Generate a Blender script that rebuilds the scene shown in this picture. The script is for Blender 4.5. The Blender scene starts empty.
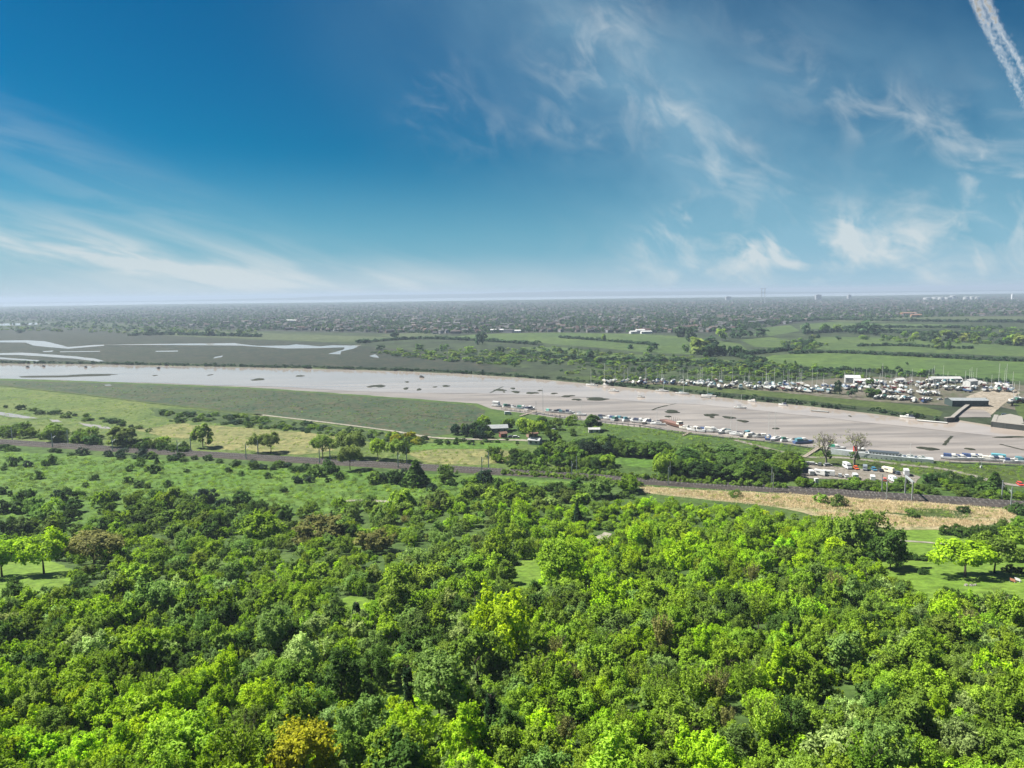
import bpy, math, random
import numpy as np
from mathutils import Vector, Matrix, geometry

random.seed(11)
RNG = np.random.default_rng(11)
scene = bpy.context.scene
COL = scene.collection
R = math.radians

# ------------------------------------------------------------------ camera
F = 711.0
CAM = np.array((0.0, 0.0, 90.0))
PITCH, ROLL = math.atan(91 / F), R(-0.727)
cam_data = bpy.data.cameras.new('camera')
cam_data.sensor_fit = 'HORIZONTAL'; cam_data.sensor_width = 36.0
cam_data.lens = 36.0 * F / 1024; cam_data.clip_start = 1.0; cam_data.clip_end = 200000.0
cam = bpy.data.objects.new('camera', cam_data); COL.objects.link(cam)
ROT = Matrix.Rotation(math.pi / 2 - PITCH, 3, 'X') @ Matrix.Rotation(ROLL, 3, 'Z')
cam.matrix_world = Matrix.Translation(Vector(CAM)) @ ROT.to_4x4()
scene.camera = cam
RM = np.array(ROT)


def ray(px, py):
    return RM @ np.array(((px - 512) / F, (384 - py) / F, -1.0))


def project(P):
    v = RM.T @ (np.asarray(P, float) - CAM)
    return 512 + F * v[0] / -v[2], 384 - F * v[1] / -v[2]


def project_many(P):
    v = (P - CAM) @ RM
    return 512 + F * v[:, 0] / -v[:, 2], 384 - F * v[:, 1] / -v[:, 2]


def hill(x, y):
    t = np.clip((258.0 - y) / 198.0, 0, 1)
    z = 34.0 * t ** 1.12 + np.clip(60.0 - y, 0, 150) * 0.22
    und = np.sin(x * 0.021 + 1.3) * np.sin(y * 0.027) * 1.6 + np.sin(x * 0.051 + y * 0.043) * 0.7
    return z + und * np.clip((256 - y) / 60, 0, 1)


def ground(px, py, z=None):
    """World point under a pixel of the photo: on the terrain, or on the level plane z."""
    d = ray(px, py)
    if z is not None:
        t = (z - CAM[2]) / d[2]
        return CAM + d * t
    zz = 0.0
    for _ in range(60):
        t = (zz - CAM[2]) / d[2]
        p = CAM + d * t
        zz = 0.6 * zz + 0.4 * float(hill(p[0], p[1]))
    p[2] = float(hill(p[0], p[1]))
    return p


# ------------------------------------------------------------------ materials
def newmat(name):
    m = bpy.data.materials.new(name); m.use_nodes = True
    nt = m.node_tree
    b = nt.nodes['Principled BSDF']
    return m, nt, b


def N(nt, kind, **kw):
    n = nt.nodes.new(kind)
    for k, v in kw.items():
        if k in ('inputs',):
            for kk, vv in v.items():
                n.inputs[kk].default_value = vv
        else:
            setattr(n, k, v)
    return n


def rgba(c):
    return (c[0], c[1], c[2], 1.0)


def plain(name, c, rough=0.6, metal=0.0, dirt=0.25, scale=0.6):
    """A surface with slight uneven dirt."""
    m, nt, b = newmat(name)
    g = N(nt, 'ShaderNodeNewGeometry')
    n = N(nt, 'ShaderNodeTexNoise', inputs={'Scale': scale, 'Detail': 4.0})
    nt.links.new(g.outputs['Position'], n.inputs['Vector'])
    mx = N(nt, 'ShaderNodeMix', data_type='RGBA')
    mx.inputs[6].default_value = rgba(c)
    mx.inputs[7].default_value = rgba([v * (1 - dirt) for v in c])
    nt.links.new(n.outputs['Fac'], mx.inputs[0])
    nt.links.new(mx.outputs[2], b.inputs['Base Color'])
    b.inputs['Roughness'].default_value = rough
    b.inputs['Metallic'].default_value = metal
    return m


def paint(name, rough=0.4, dirt=0.2):
    """Paint whose colour is the object's own colour, with streaks of dirt."""
    m, nt, b = newmat(name)
    oi = N(nt, 'ShaderNodeObjectInfo')
    g = N(nt, 'ShaderNodeNewGeometry')
    n = N(nt, 'ShaderNodeTexNoise', inputs={'Scale': 0.9, 'Detail': 4.0})
    nt.links.new(g.outputs['Position'], n.inputs['Vector'])
    mp = N(nt, 'ShaderNodeMapRange', inputs={'From Min': 0.3, 'From Max': 0.75, 'To Min': 1.0, 'To Max': 1.0 - dirt})
    nt.links.new(n.outputs['Fac'], mp.inputs['Value'])
    mx = N(nt, 'ShaderNodeVectorMath', operation='SCALE')
    nt.links.new(oi.outputs['Color'], mx.inputs[0])
    nt.links.new(mp.outputs['Result'], mx.inputs['Scale'])
    nt.links.new(mx.outputs[0], b.inputs['Base Color'])
    b.inputs['Roughness'].default_value = rough
    return m


def leafmat(name, attr=False, trans=0.4):
    """Leaves: colour of the object (or of each clump), varied leaf by leaf, letting light through."""
    m, nt, b = newmat(name)
    if attr:
        src = N(nt, 'ShaderNodeAttribute', attribute_name='col').outputs['Color']
    else:
        src = N(nt, 'ShaderNodeObjectInfo').outputs['Color']
    va = N(nt, 'ShaderNodeAttribute', attribute_name='var')
    hs = N(nt, 'ShaderNodeHueSaturation')
    mh = N(nt, 'ShaderNodeMapRange', inputs={'From Min': 0.0, 'From Max': 1.0, 'To Min': 0.508, 'To Max': 0.492})
    mv = N(nt, 'ShaderNodeMapRange', inputs={'From Min': 0.0, 'From Max': 1.0, 'To Min': 0.52, 'To Max': 1.5})
    nt.links.new(va.outputs['Fac'], mh.inputs['Value']); nt.links.new(va.outputs['Fac'], mv.inputs['Value'])
    nt.links.new(mh.outputs['Result'], hs.inputs['Hue']); nt.links.new(mv.outputs['Result'], hs.inputs['Value'])
    nt.links.new(src, hs.inputs['Color'])
    nt.links.new(hs.outputs['Color'], b.inputs['Base Color'])
    b.inputs['Roughness'].default_value = 0.7
    b.inputs['Specular IOR Level'].default_value = 0.1
    tr = N(nt, 'ShaderNodeBsdfTranslucent')
    sc = N(nt, 'ShaderNodeHueSaturation', inputs={'Saturation': 1.1, 'Value': 1.2, 'Hue': 0.5})
    nt.links.new(hs.outputs['Color'], sc.inputs['Color']); nt.links.new(sc.outputs['Color'], tr.inputs['Color'])
    mix = N(nt, 'ShaderNodeMixShader'); mix.inputs[0].default_value = trans
    nt.links.new(b.outputs[0], mix.inputs[1]); nt.links.new(tr.outputs[0], mix.inputs[2])
    nt.links.new(mix.outputs[0], nt.nodes['Material Output'].inputs['Surface'])
    return m


def turf(name, c1, c2, c3=None, big=0.012, fine=0.35, rough=0.9, bump=0.0):
    """Ground cover: two or three colours in large uneven patches, with fine speckle."""
    m, nt, b = newmat(name)
    g = N(nt, 'ShaderNodeNewGeometry')
    n1 = N(nt, 'ShaderNodeTexNoise', inputs={'Scale': big, 'Detail': 6.0, 'Roughness': 0.6, 'Distortion': 0.6})
    n2 = N(nt, 'ShaderNodeTexNoise', inputs={'Scale': fine, 'Detail': 5.0, 'Roughness': 0.7})
    n3 = N(nt, 'ShaderNodeTexNoise', inputs={'Scale': big * 5.3, 'Detail': 5.0, 'Roughness': 0.65, 'Distortion': 1.0})
    for n in (n1, n2, n3):
        nt.links.new(g.outputs['Position'], n.inputs['Vector'])
    c1, c2, c3 = [[v * TURF for v in c] if c else None for c in (c1, c2, c3)]
    r1 = N(nt, 'ShaderNodeMapRange', inputs={'From Min': 0.38, 'From Max': 0.62}); nt.links.new(n1.outputs['Fac'], r1.inputs['Value'])
    mx = N(nt, 'ShaderNodeMix', data_type='RGBA'); mx.inputs[6].default_value = rgba(c1); mx.inputs[7].default_value = rgba(c2)
    nt.links.new(r1.outputs['Result'], mx.inputs[0])
    out = mx.outputs[2]
    r3 = N(nt, 'ShaderNodeMapRange', inputs={'From Min': 0.44, 'From Max': 0.64}); nt.links.new(n3.outputs['Fac'], r3.inputs['Value'])
    m3 = N(nt, 'ShaderNodeMix', data_type='RGBA'); m3.inputs[7].default_value = rgba(c3 or [v * 0.7 for v in c2])
    nt.links.new(out, m3.inputs[6]); nt.links.new(r3.outputs['Result'], m3.inputs[0])
    out = m3.outputs[2]
    r2 = N(nt, 'ShaderNodeMapRange', inputs={'From Min': 0.25, 'From Max': 0.75, 'To Min': 0.45, 'To Max': 1.55}); nt.links.new(n2.outputs['Fac'], r2.inputs['Value'])
    sc = N(nt, 'ShaderNodeVectorMath', operation='SCALE')
    nt.links.new(out, sc.inputs[0]); nt.links.new(r2.outputs['Result'], sc.inputs['Scale'])
    nt.links.new(sc.outputs[0], b.inputs['Base Color'])
    b.inputs['Roughness'].default_value = rough
    b.inputs['Specular IOR Level'].default_value = 0.15
    if bump:
        bp = N(nt, 'ShaderNodeBump', inputs={'Strength': bump, 'Distance': 0.5})
        nt.links.new(n2.outputs['Fac'], bp.inputs['Height']); nt.links.new(bp.outputs[0], b.inputs['Normal'])
    return m


M = {}
TURF = 0.5
M['leaf'] = leafmat('leaf')
M['reed'] = leafmat('reed_blade', attr=True, trans=0.15)
M['leaf_mass'] = leafmat('leaf_mass', attr=True)
M['bark'] = plain('bark', (0.09, 0.07, 0.05), 0.9, scale=3.0, dirt=0.5)
M['pale_bark'] = plain('pale_bark', (0.17, 0.155, 0.13), 0.9, scale=3.0, dirt=0.4)
M['paint'] = paint('paint')
M['matt_paint'] = paint('matt_paint', 0.8, 0.3)
M['glass'] = plain('dark_glass', (0.03, 0.04, 0.05), 0.12)
M['tyre'] = plain('tyre_rubber', (0.02, 0.02, 0.02), 0.8)
M['steel'] = plain('galvanised_steel', (0.42, 0.45, 0.46), 0.5, 0.3)
M['rail'] = plain('rail_steel', (0.42, 0.38, 0.36), 0.4, 0.3)
M['timber'] = plain('weathered_timber', (0.28, 0.24, 0.19), 0.85, scale=2.0, dirt=0.45)
M['dark_timber'] = plain('wet_dark_timber', (0.035, 0.04, 0.036), 0.7, scale=1.0, dirt=0.5)
M['concrete'] = plain('concrete', (0.24, 0.225, 0.2), 0.85, scale=0.4, dirt=0.35)
M['roof_tile'] = paint('roof_covering', 0.85, 0.35)
M['wall'] = paint('house_wall', 0.85, 0.2)

# ground covers
M['wood_floor'] = turf('wood_floor', (0.035, 0.06, 0.015), (0.06, 0.1, 0.02), (0.05, 0.045, 0.02), 0.03, 0.6)
M['south_ground'] = turf('south_ground', (0.09, 0.165, 0.035), (0.12, 0.19, 0.045), (0.06, 0.115, 0.026), 0.012, 0.3)
M['north_ground'] = turf('north_ground', (0.052, 0.075, 0.035), (0.08, 0.115, 0.045), (0.04, 0.055, 0.03), 0.0035, 0.05)
M['marsh'] = turf('saltmarsh', (0.045, 0.085, 0.046), (0.078, 0.125, 0.056), (0.12, 0.112, 0.065), 0.022, 0.25)
M['dark_marsh'] = turf('dark_saltmarsh', (0.026, 0.042, 0.028), (0.042, 0.062, 0.034), (0.085, 0.08, 0.055), 0.014, 0.12)
M['rough_grass'] = turf('rough_grass', (0.14, 0.21, 0.05), (0.19, 0.235, 0.065), (0.09, 0.15, 0.035), 0.014, 0.3)
M['hay'] = turf('dry_grass', (0.28, 0.28, 0.11), (0.36, 0.33, 0.14), (0.17, 0.2, 0.07), 0.02, 0.3)
M['meadow'] = turf('meadow_grass', (0.12, 0.24, 0.036), (0.16, 0.275, 0.05), (0.085, 0.165, 0.03), 0.02, 0.35)
M['lawn'] = turf('mown_lawn', (0.17, 0.3, 0.035), (0.21, 0.33, 0.045), (0.14, 0.25, 0.03), 0.03, 0.5)
M['reed_ground'] = turf('reed_litter', (0.42, 0.36, 0.22), (0.5, 0.42, 0.26), (0.26, 0.29, 0.12), 0.03, 0.4)
M['field'] = turf('grazed_field', (0.095, 0.155, 0.045), (0.13, 0.19, 0.052), (0.075, 0.125, 0.04), 0.006, 0.08)
M['bright_field'] = turf('sown_field', (0.1, 0.175, 0.042), (0.14, 0.215, 0.05), (0.085, 0.145, 0.04), 0.005, 0.08)
M['dull_field'] = turf('dull_field', (0.11, 0.14, 0.06), (0.13, 0.16, 0.075), (0.085, 0.115, 0.05), 0.005, 0.06)
M['bank_grass'] = turf('bank_grass', (0.085, 0.13, 0.032), (0.12, 0.165, 0.042), (0.065, 0.095, 0.028), 0.02, 0.25)
M['gravel'] = turf('gravel', (0.3, 0.27, 0.23), (0.36, 0.33, 0.29), (0.22, 0.2, 0.16), 0.05, 0.8)
M['yard'] = turf('yard_hardstanding', (0.17, 0.15, 0.12), (0.23, 0.2, 0.165), (0.1, 0.12, 0.05), 0.02, 0.5)
M['ballast'] = turf('ballast', (0.1, 0.085, 0.078), (0.13, 0.112, 0.1), (0.07, 0.062, 0.056), 0.06, 1.5)
M['path'] = turf('pale_path', (0.42, 0.39, 0.33), (0.48, 0.45, 0.38), (0.36, 0.34, 0.25), 0.05, 0.6)
M['town_ground'] = turf('town_ground', (0.05, 0.06, 0.042), (0.075, 0.08, 0.062), (0.04, 0.05, 0.035), 0.006, 0.02)
M['scrubland'] = turf('scrubland', (0.07, 0.115, 0.035), (0.1, 0.15, 0.045), (0.05, 0.09, 0.03), 0.03, 0.3)
M['hard'] = turf('worn_concrete', (0.42, 0.36, 0.28), (0.5, 0.44, 0.36), (0.3, 0.26, 0.2), 0.05, 0.5)
M['mudbank'] = turf('weedy_mud', (0.04, 0.05, 0.03), (0.055, 0.06, 0.035), None, 0.05, 0.6)


def wet(name, c1, c2, rough, scale, strength, stretch):
    """Wet mud or silty water: low gloss that picks up the sky, with ripples and bands."""
    m, nt, b = newmat(name)
    g = N(nt, 'ShaderNodeNewGeometry')
    mp = N(nt, 'ShaderNodeMapping'); mp.inputs['Scale'].default_value = stretch
    mp.inputs['Rotation'].default_value = (0, 0, R(28))
    nt.links.new(g.outputs['Position'], mp.inputs['Vector'])
    n = N(nt, 'ShaderNodeTexNoise', inputs={'Scale': scale, 'Detail': 6.0, 'Roughness': 0.6, 'Distortion': 0.4})
    nt.links.new(mp.outputs[0], n.inputs['Vector'])
    r = N(nt, 'ShaderNodeMapRange', inputs={'From Min': 0.38, 'From Max': 0.64}); nt.links.new(n.outputs['Fac'], r.inputs['Value'])
    mx = N(nt, 'ShaderNodeMix', data_type='RGBA'); mx.inputs[6].default_value = rgba(c1); mx.inputs[7].default_value = rgba(c2)
    nt.links.new(r.outputs['Result'], mx.inputs[0]); nt.links.new(mx.outputs[2], b.inputs['Base Color'])
    b.inputs['Roughness'].default_value = rough
    b.inputs['IOR'].default_value = 1.33
    b.inputs['Specular IOR Level'].default_value = 0.2
    n2 = N(nt, 'ShaderNodeTexNoise', inputs={'Scale': 0.5, 'Detail': 3.0}); nt.links.new(mp.outputs[0], n2.inputs['Vector'])
    bp = N(nt, 'ShaderNodeBump', inputs={'Strength': strength, 'Distance': 0.15})
    nt.links.new(n2.outputs['Fac'], bp.inputs['Height']); nt.links.new(bp.outputs[0], b.inputs['Normal'])
    return m


M['mud'] = wet('wet_mud', (0.225, 0.201, 0.182), (0.135, 0.121, 0.111), 0.38, 0.035, 0.3, (0.35, 2.2, 1))
M['water'] = wet('silty_water', (0.285, 0.244, 0.212), (0.23, 0.197, 0.173), 0.08, 0.02, 0.06, (0.25, 2.0, 1))
M['sea'] = wet('estuary_water', (0.3, 0.32, 0.33), (0.34, 0.35, 0.36), 0.2, 0.0006, 0.1, (0.3, 2.0, 1))

# ------------------------------------------------------------------ object helpers
REG = []          # (object, base label, pixel) - labels are made unique at the end


def link(o, parent=None):
    COL.objects.link(o)
    if parent is not None:
        o.parent = parent
    return o


def thing(o, label, cat, group=None, at=None):
    o['label'] = label; o['category'] = cat
    if group:
        o['group'] = group
    REG.append([o, label, at])
    return o


def empty(name, loc, rz=0.0, s=1.0):
    o = bpy.data.objects.new(name, None); o.empty_display_size = 0.5
    COL.objects.link(o)
    o.location = loc; o.rotation_euler = (0, 0, rz); o.scale = (s, s, s) if not hasattr(s, '__len__') else s
    return o


def dup(src, loc, rz=0.0, s=None):
    """A copy of a thing with copies of its parts and their sub-parts."""
    c = src.copy(); COL.objects.link(c)
    for k in ('label', 'category', 'group'):
        if k in c:
            del c[k]
    c.location = loc; c.rotation_euler = (0, 0, rz)
    if s is not None:
        c.scale = (s, s, s) if not hasattr(s, '__len__') else s
    for ch in src.children:
        d = ch.copy(); COL.objects.link(d); d.parent = c
        for g in ch.children:
            e = g.copy(); COL.objects.link(e); e.parent = d
    return c


class MB:
    def __init__(s):
        s.v, s.f = [], []

    def box(s, cx, cy, cz, sx, sy, sz, rz=0.0, taper=1.0):
        n = len(s.v); ca, sa = math.cos(rz), math.sin(rz)
        for k, dz in ((1.0, -0.5), (taper, 0.5)):
            for dx, dy in ((-.5, -.5), (.5, -.5), (.5, .5), (-.5, .5)):
                x, y = dx * sx * k, dy * sy * k
                s.v.append((cx + x * ca - y * sa, cy + x * sa + y * ca, cz + dz * sz))
        s.f += [(n, n + 3, n + 2, n + 1), (n + 4, n + 5, n + 6, n + 7), (n, n + 1, n + 5, n + 4), (n + 1, n + 2, n + 6, n + 5), (n + 2, n + 3, n + 7, n + 6), (n + 3, n, n + 4, n + 7)]
        return s

    def tube(s, pts, r0, r1=None, k=6):
        r1 = r0 if r1 is None else r1
        pts = [Vector(p) for p in pts]; n = len(pts); base = len(s.v)
        for i, p in enumerate(pts):
            d = (pts[min(i + 1, n - 1)] - pts[max(i - 1, 0)]).normalized()
            a = d.orthogonal().normalized(); b = d.cross(a)
            r = r0 + (r1 - r0) * i / max(n - 1, 1)
            for j in range(k):
                t = 2 * math.pi * j / k
                s.v.append(tuple(p + a * (math.cos(t) * r) + b * (math.sin(t) * r)))
        for i in range(n - 1):
            for j in range(k):
                a0 = base + i * k + j; a1 = base + i * k + (j + 1) % k
                s.f.append((a0, a1, a1 + k, a0 + k))
        s.f.append(tuple(base + j for j in reversed(range(k))))
        s.f.append(tuple(base + (n - 1) * k + j for j in range(k)))
        return s

    def loft(s, rings, cap=True, closed=True):
        base = len(s.v); k = len(rings[0])
        for r in rings:
            s.v += [tuple(p) for p in r]
        for i in range(len(rings) - 1):
            for j in range(k if closed else k - 1):
                a0 = base + i * k + j; a1 = base + i * k + (j + 1) % k
                s.f.append((a0, a1, a1 + k, a0 + k))
        if cap:
            s.f.append(tuple(base + j for j in reversed(range(k))))
            s.f.append(tuple(base + (len(rings) - 1) * k + j for j in range(k)))
        return s

    def lathe(s, prof, cx=0, cy=0, cz=0, k=16):
        return s.loft([[(cx + r * math.cos(2 * math.pi * j / k), cy + r * math.sin(2 * math.pi * j / k), cz + z) for j in range(k)] for r, z in prof])

    def build(s, name, mat, parent=None, color=None, loc=None, rz=0.0, smooth=False):
        me = bpy.data.meshes.new(name); me.from_pydata(s.v, [], s.f); me.update()
        me.materials.append(mat)
        if smooth:
            me.polygons.foreach_set('use_smooth', [True] * len(me.polygons))
        o = bpy.data.objects.new(name, me); link(o, parent)
        if color is not None:
            o.color = rgba(color)
        if loc is not None:
            o.location = loc
        o.rotation_euler = (0, 0, rz)
        return o


def quad_mesh(name, V, mat, var=None, col=None):
    """V: (n,4,3) quads -> mesh object data with per-face 'var' and 'col'."""
    n = len(V)
    me = bpy.data.meshes.new(name)
    me.vertices.add(n * 4); me.vertices.foreach_set('co', V.reshape(-1).astype(np.float32))
    me.loops.add(n * 4); me.loops.foreach_set('vertex_index', np.arange(n * 4, dtype=np.int32))
    me.polygons.add(n); me.polygons.foreach_set('loop_start', np.arange(0, n * 4, 4, dtype=np.int32))
    me.update(calc_edges=True)
    if var is not None:
        a = me.attributes.new('var', 'FLOAT', 'FACE'); a.data.foreach_set('value', var.astype(np.float32))
    if col is not None:
        a = me.attributes.new('col', 'FLOAT_COLOR', 'FACE')
        c4 = np.concatenate([col, np.ones((n, 1))], 1)
        a.data.foreach_set('color', c4.reshape(-1).astype(np.float32))
    me.materials.append(mat)
    return me


def leaf_quads(C, Nrm, size, rng, elong=1.8):
    n = len(C)
    Nrm = Nrm / (np.linalg.norm(Nrm, axis=1, keepdims=True) + 1e-9)
    rnd = rng.normal(size=(n, 3))
    T = np.cross(Nrm, rnd); T /= (np.linalg.norm(T, axis=1, keepdims=True) + 1e-9)
    B = np.cross(Nrm, T)
    s = np.asarray(size).reshape(-1, 1) * np.ones((n, 1))
    a = T * s * elong * 0.55; b = B * s * 0.5
    bend = Nrm * s * 0.12
    return np.stack([C - a - bend, C - b + bend, C + a - bend, C + b + bend], 1)


def sph(n, rng):
    v = rng.normal(size=(n, 3)); return v / np.linalg.norm(v, axis=1, keepdims=True)
# ------------------------------------------------------------------ the ground as sheets
def poly_sheet(name, px, mat, z=0.05, drape=False, jit=0.0, step=6.0, kind='structure', world=None, down=None):
    """A patch of ground cover: an outline read off the photograph, laid on the land at its real place."""
    if world is None:
        W = [ground(x, y, None if drape else 0.0)[:2] for x, y in px]
    else:
        W = [np.array(p[:2], float) for p in world]
    pts = []
    n = len(W)
    for i in range(n):
        a, b = W[i], W[(i + 1) % n]
        L = np.linalg.norm(b - a); k = max(1, min(40, int(L / step)))
        nx = np.array((-(b - a)[1], (b - a)[0])) / max(L, 1e-6)
        for q in range(k):
            p = a + (b - a) * q / k
            if jit and q:
                p = p + nx * RNG.normal() * jit
            pts.append(p)
    P2 = [Vector((float(p[0]), float(p[1]))) for p in pts]
    E = [(i, (i + 1) % len(P2)) for i in range(len(P2))]
    if drape:
        A = np.array(pts); lo, hi = A.min(0), A.max(0)
        g = step * 0.8
        inner = []
        for x in np.arange(lo[0], hi[0], g):
            for y in np.arange(lo[1], hi[1], g):
                if inside((x, y), pts):
                    inner.append(Vector((float(x), float(y))))
        P2 = P2 + inner
    vs, es, fs, _, _, _ = geometry.delaunay_2d_cdt(P2, E, [], 1, 1e-4)
    me = bpy.data.meshes.new(name)
    me.from_pydata([(v.x, v.y, (float(hill(v.x, v.y)) if drape else 0.0) + z) for v in vs], [], [tuple(f) for f in fs])
    me.update(); me.materials.append(mat)
    for p in me.polygons:
        pass
    o = bpy.data.objects.new(name, me); link(o)
    o['kind'] = kind
    return o


def inside(p, poly):
    x, y = p; c = False; n = len(poly); j = n - 1
    for i in range(n):
        xi, yi = poly[i][0], poly[i][1]; xj, yj = poly[j][0], poly[j][1]
        if (yi > y) != (yj > y) and x < (xj - xi) * (y - yi) / (yj - yi) + xi:
            c = not c
        j = i
    return c


def smooth_line(W, n=6):
    W = [np.array(p, float) for p in W]; out = []
    for i in range(len(W) - 1):
        p0, p1, p2, p3 = W[max(i - 1, 0)], W[i], W[i + 1], W[min(i + 2, len(W) - 1)]
        for k in range(n):
            t = k / n
            out.append(0.5 * (2 * p1 + (p2 - p0) * t + (2 * p0 - 5 * p1 + 4 * p2 - p3) * t * t + (3 * p1 - p0 - 3 * p2 + p3) * t ** 3))
    out.append(W[-1]); return out


def strip(name, px, width, mat, z=0.1, drape=False, world=None, kind='structure', n=6, wob=0.0):
    W = world or [ground(x, y, None if drape else 0.0)[:2] for x, y in px]
    L = smooth_line(W, n); m = MB()
    for i, p in enumerate(L):
        d = L[min(i + 1, len(L) - 1)] - L[max(i - 1, 0)]
        d = d / (np.linalg.norm(d) + 1e-9); nx = np.array((-d[1], d[0]))
        w = width * (1 + (RNG.normal() * wob if wob else 0))
        for s in (-1, 1):
            q = p + nx * s * w / 2
            m.v.append((q[0], q[1], (float(hill(q[0], q[1])) if drape else 0) + z))
    for i in range(len(L) - 1):
        m.f.append((2 * i, 2 * i + 1, 2 * i + 3, 2 * i + 2))
    o = m.build(name, mat); o['kind'] = kind
    return o


# the two banks of the river, as lines in the world
NEAR_PX = [(-60, 376), (0, 378), (100, 381), (180, 384), (255, 387), (330, 392), (400, 397), (440, 400), (478, 403), (492, 408), (520, 412), (550, 416), (580, 419), (610, 423), (650, 427), (690, 432), (740, 437), (790, 443), (840, 450), (880, 455), (930, 459), (980, 461), (1030, 464), (1090, 467)]
FAR_PX = [(-60, 361.5), (0, 362.5), (100, 363.5), (180, 365), (255, 366.5), (330, 368), (400, 370), (460, 372.5), (515, 376), (560, 379.5), (600, 383.5), (640, 387), (680, 391), (720, 395.5), (764, 400.5), (810, 404.5), (860, 410), (900, 415), (930, 418.5), (948, 421), (961, 418), (985, 418.5), (995, 424), (1030, 428), (1090, 433)]
nearW = np.array([ground(x, y, 0.0)[:2] for x, y in NEAR_PX]); farW = np.array([ground(x, y, 0.0)[:2] for x, y in FAR_PX])
far_order = np.argsort(farW[:, 0]); farW = farW[far_order]
near_order = np.argsort(nearW[:, 0]); nearW = nearW[near_order]


def near_bank(x):
    return np.interp(x, nearW[:, 0], nearW[:, 1])


def far_bank(x):
    return np.interp(x, farW[:, 0], farW[:, 1])


def grid_sheet(name, X, Y, Z, mat):
    r, c = X.shape
    V = np.stack([X, Y, Z], -1).reshape(-1, 3)
    idx = np.arange(r * c).reshape(r, c)
    Fq = np.stack([idx[:-1, :-1], idx[:-1, 1:], idx[1:, 1:], idx[1:, :-1]], -1).reshape(-1, 4)
    me = bpy.data.meshes.new(name); me.from_pydata(V.tolist(), [], Fq.tolist()); me.update()
    me.polygons.foreach_set('use_smooth', [True] * len(me.polygons))
    me.materials.append(mat)
    o = bpy.data.objects.new(name, me); link(o); o['kind'] = 'structure'
    return o


xs = np.unique(np.concatenate([np.linspace(-3000, 3000, 25), np.linspace(-900, 700, 321), np.linspace(-160, 160, 101)]))
bank = near_bank(xs) + np.sin(xs * 0.13) * 0.8 + np.sin(xs * 0.37) * 0.5
bank_slope = [(0.0, -1.9), (1.2, -0.9), (2.6, -0.25), (4.0, 0.0)]
rows_y, rows_z = [], []
for d, z in bank_slope:
    rows_y.append(bank - d); rows_z.append(np.full_like(xs, z))
for t in np.linspace(0, 1, 24)[1:]:
    rows_y.append((bank - 4) * (1 - t) + 312 * t); rows_z.append(np.zeros_like(xs))
for y in np.concatenate([np.arange(304, 40, -3.5), np.arange(40, -130, -14)]):
    rows_y.append(np.full_like(xs, y)); rows_z.append(hill(xs, np.full_like(xs, y)))
grid_sheet('ground', np.tile(xs, (len(rows_y), 1))[::-1], np.array(rows_y)[::-1], np.array(rows_z)[::-1], M['south_ground'])

xs2 = np.unique(np.concatenate([np.linspace(-16000, 16000, 41), np.linspace(-1200, 900, 421)]))
bank2 = far_bank(xs2) + np.sin(xs2 * 0.09) * 1.0 + np.sin(xs2 * 0.31) * 0.6
ry, rz = [], []
for d, z in bank_slope:
    ry.append(bank2 + d); rz.append(np.full_like(xs2, z))
for y in (60, 200, 500, 1100, 2500, 5000):
    ry.append(bank2 + y); rz.append(np.zeros_like(xs2))
ry.append(np.full_like(xs2, 9300.0) + np.sin(xs2 * 0.0011) * 250); rz.append(np.zeros_like(xs2))
ry.append(np.full_like(xs2, 9300.0) + np.sin(xs2 * 0.0011) * 250 + 60); rz.append(np.full_like(xs2, -3.0))
grid_sheet('land', np.tile(xs2, (len(ry), 1)), np.array(ry), np.array(rz), M['north_ground'])

# river: mud flats from bank to bank, the channel of water a little above
ry, rz = [], []
for t in (-0.03, 0.0, 0.33, 0.66, 1.0, 1.03):
    ry.append(near_bank(xs) * (1 - t) + far_bank(xs) * t); rz.append(np.full_like(xs, -1.62))
grid_sheet('mudflat', np.tile(xs, (len(ry), 1)), np.array(ry), np.array(rz), M['mud'])
CH_PX = [(-60, 379), (0, 378.5), (100, 381.5), (200, 384.5), (300, 388), (400, 393), (470, 393), (520, 395), (560, 396.5), (600, 398), (650, 402), (700, 405), (760, 411), (820, 417), (880, 423.5), (940, 430), (1000, 437), (1090, 445)]
chW = np.array(smooth_line([ground(x, y, -1.5)[:2] for x, y in CH_PX], 8))
xr = np.linspace(-900, 640, 420)
chy = np.interp(xr, chW[:, 0], chW[:, 1]) + np.sin(xr * 0.045) * 2.0 + np.sin(xr * 0.17 + 1) * 0.9
fy = far_bank(xr) + 2
rows = [chy * (1 - t) + fy * t for t in np.linspace(0, 1, 5)]
grid_sheet('river', np.tile(xr, (5, 1)), np.array(rows), np.full((5, len(xr)), -1.5), M['water'])
# estuary and the hills beyond it
m = MB(); m.v = [(-60000, 9000, -2.2), (60000, 9000, -2.2), (60000, 60000, -2.2), (-60000, 60000, -2.2)]; m.f = [(0, 1, 2, 3)]
o = m.build('sea', M['sea']); o['kind'] = 'structure'
M['hill'] = turf('far_hill', (0.06, 0.085, 0.05), (0.09, 0.11, 0.06), None, 0.0012, 0.006)
hx = np.linspace(-16000, 15000, 260)
prof = 84 + 22 * np.sin(hx * 0.00042 + 1.0) + 11 * np.sin(hx * 0.0013) + 4 * np.sin(hx * 0.004 + 2)
prof *= np.clip((hx + 9500) / 5000, 0.12, 1) * np.clip((10500 - hx) / 7000, 0.1, 1)
ry = [np.full_like(hx, 15500.0), np.full_like(hx, 16400.0), np.full_like(hx, 18000.0), np.full_like(hx, 21500.0)]
rz = [np.full_like(hx, -4), prof * 0.45, prof, np.full_like(hx, -4)]
grid_sheet('hills', np.tile(hx, (4, 1)), np.array(ry), np.array(rz), M['hill'])

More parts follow.
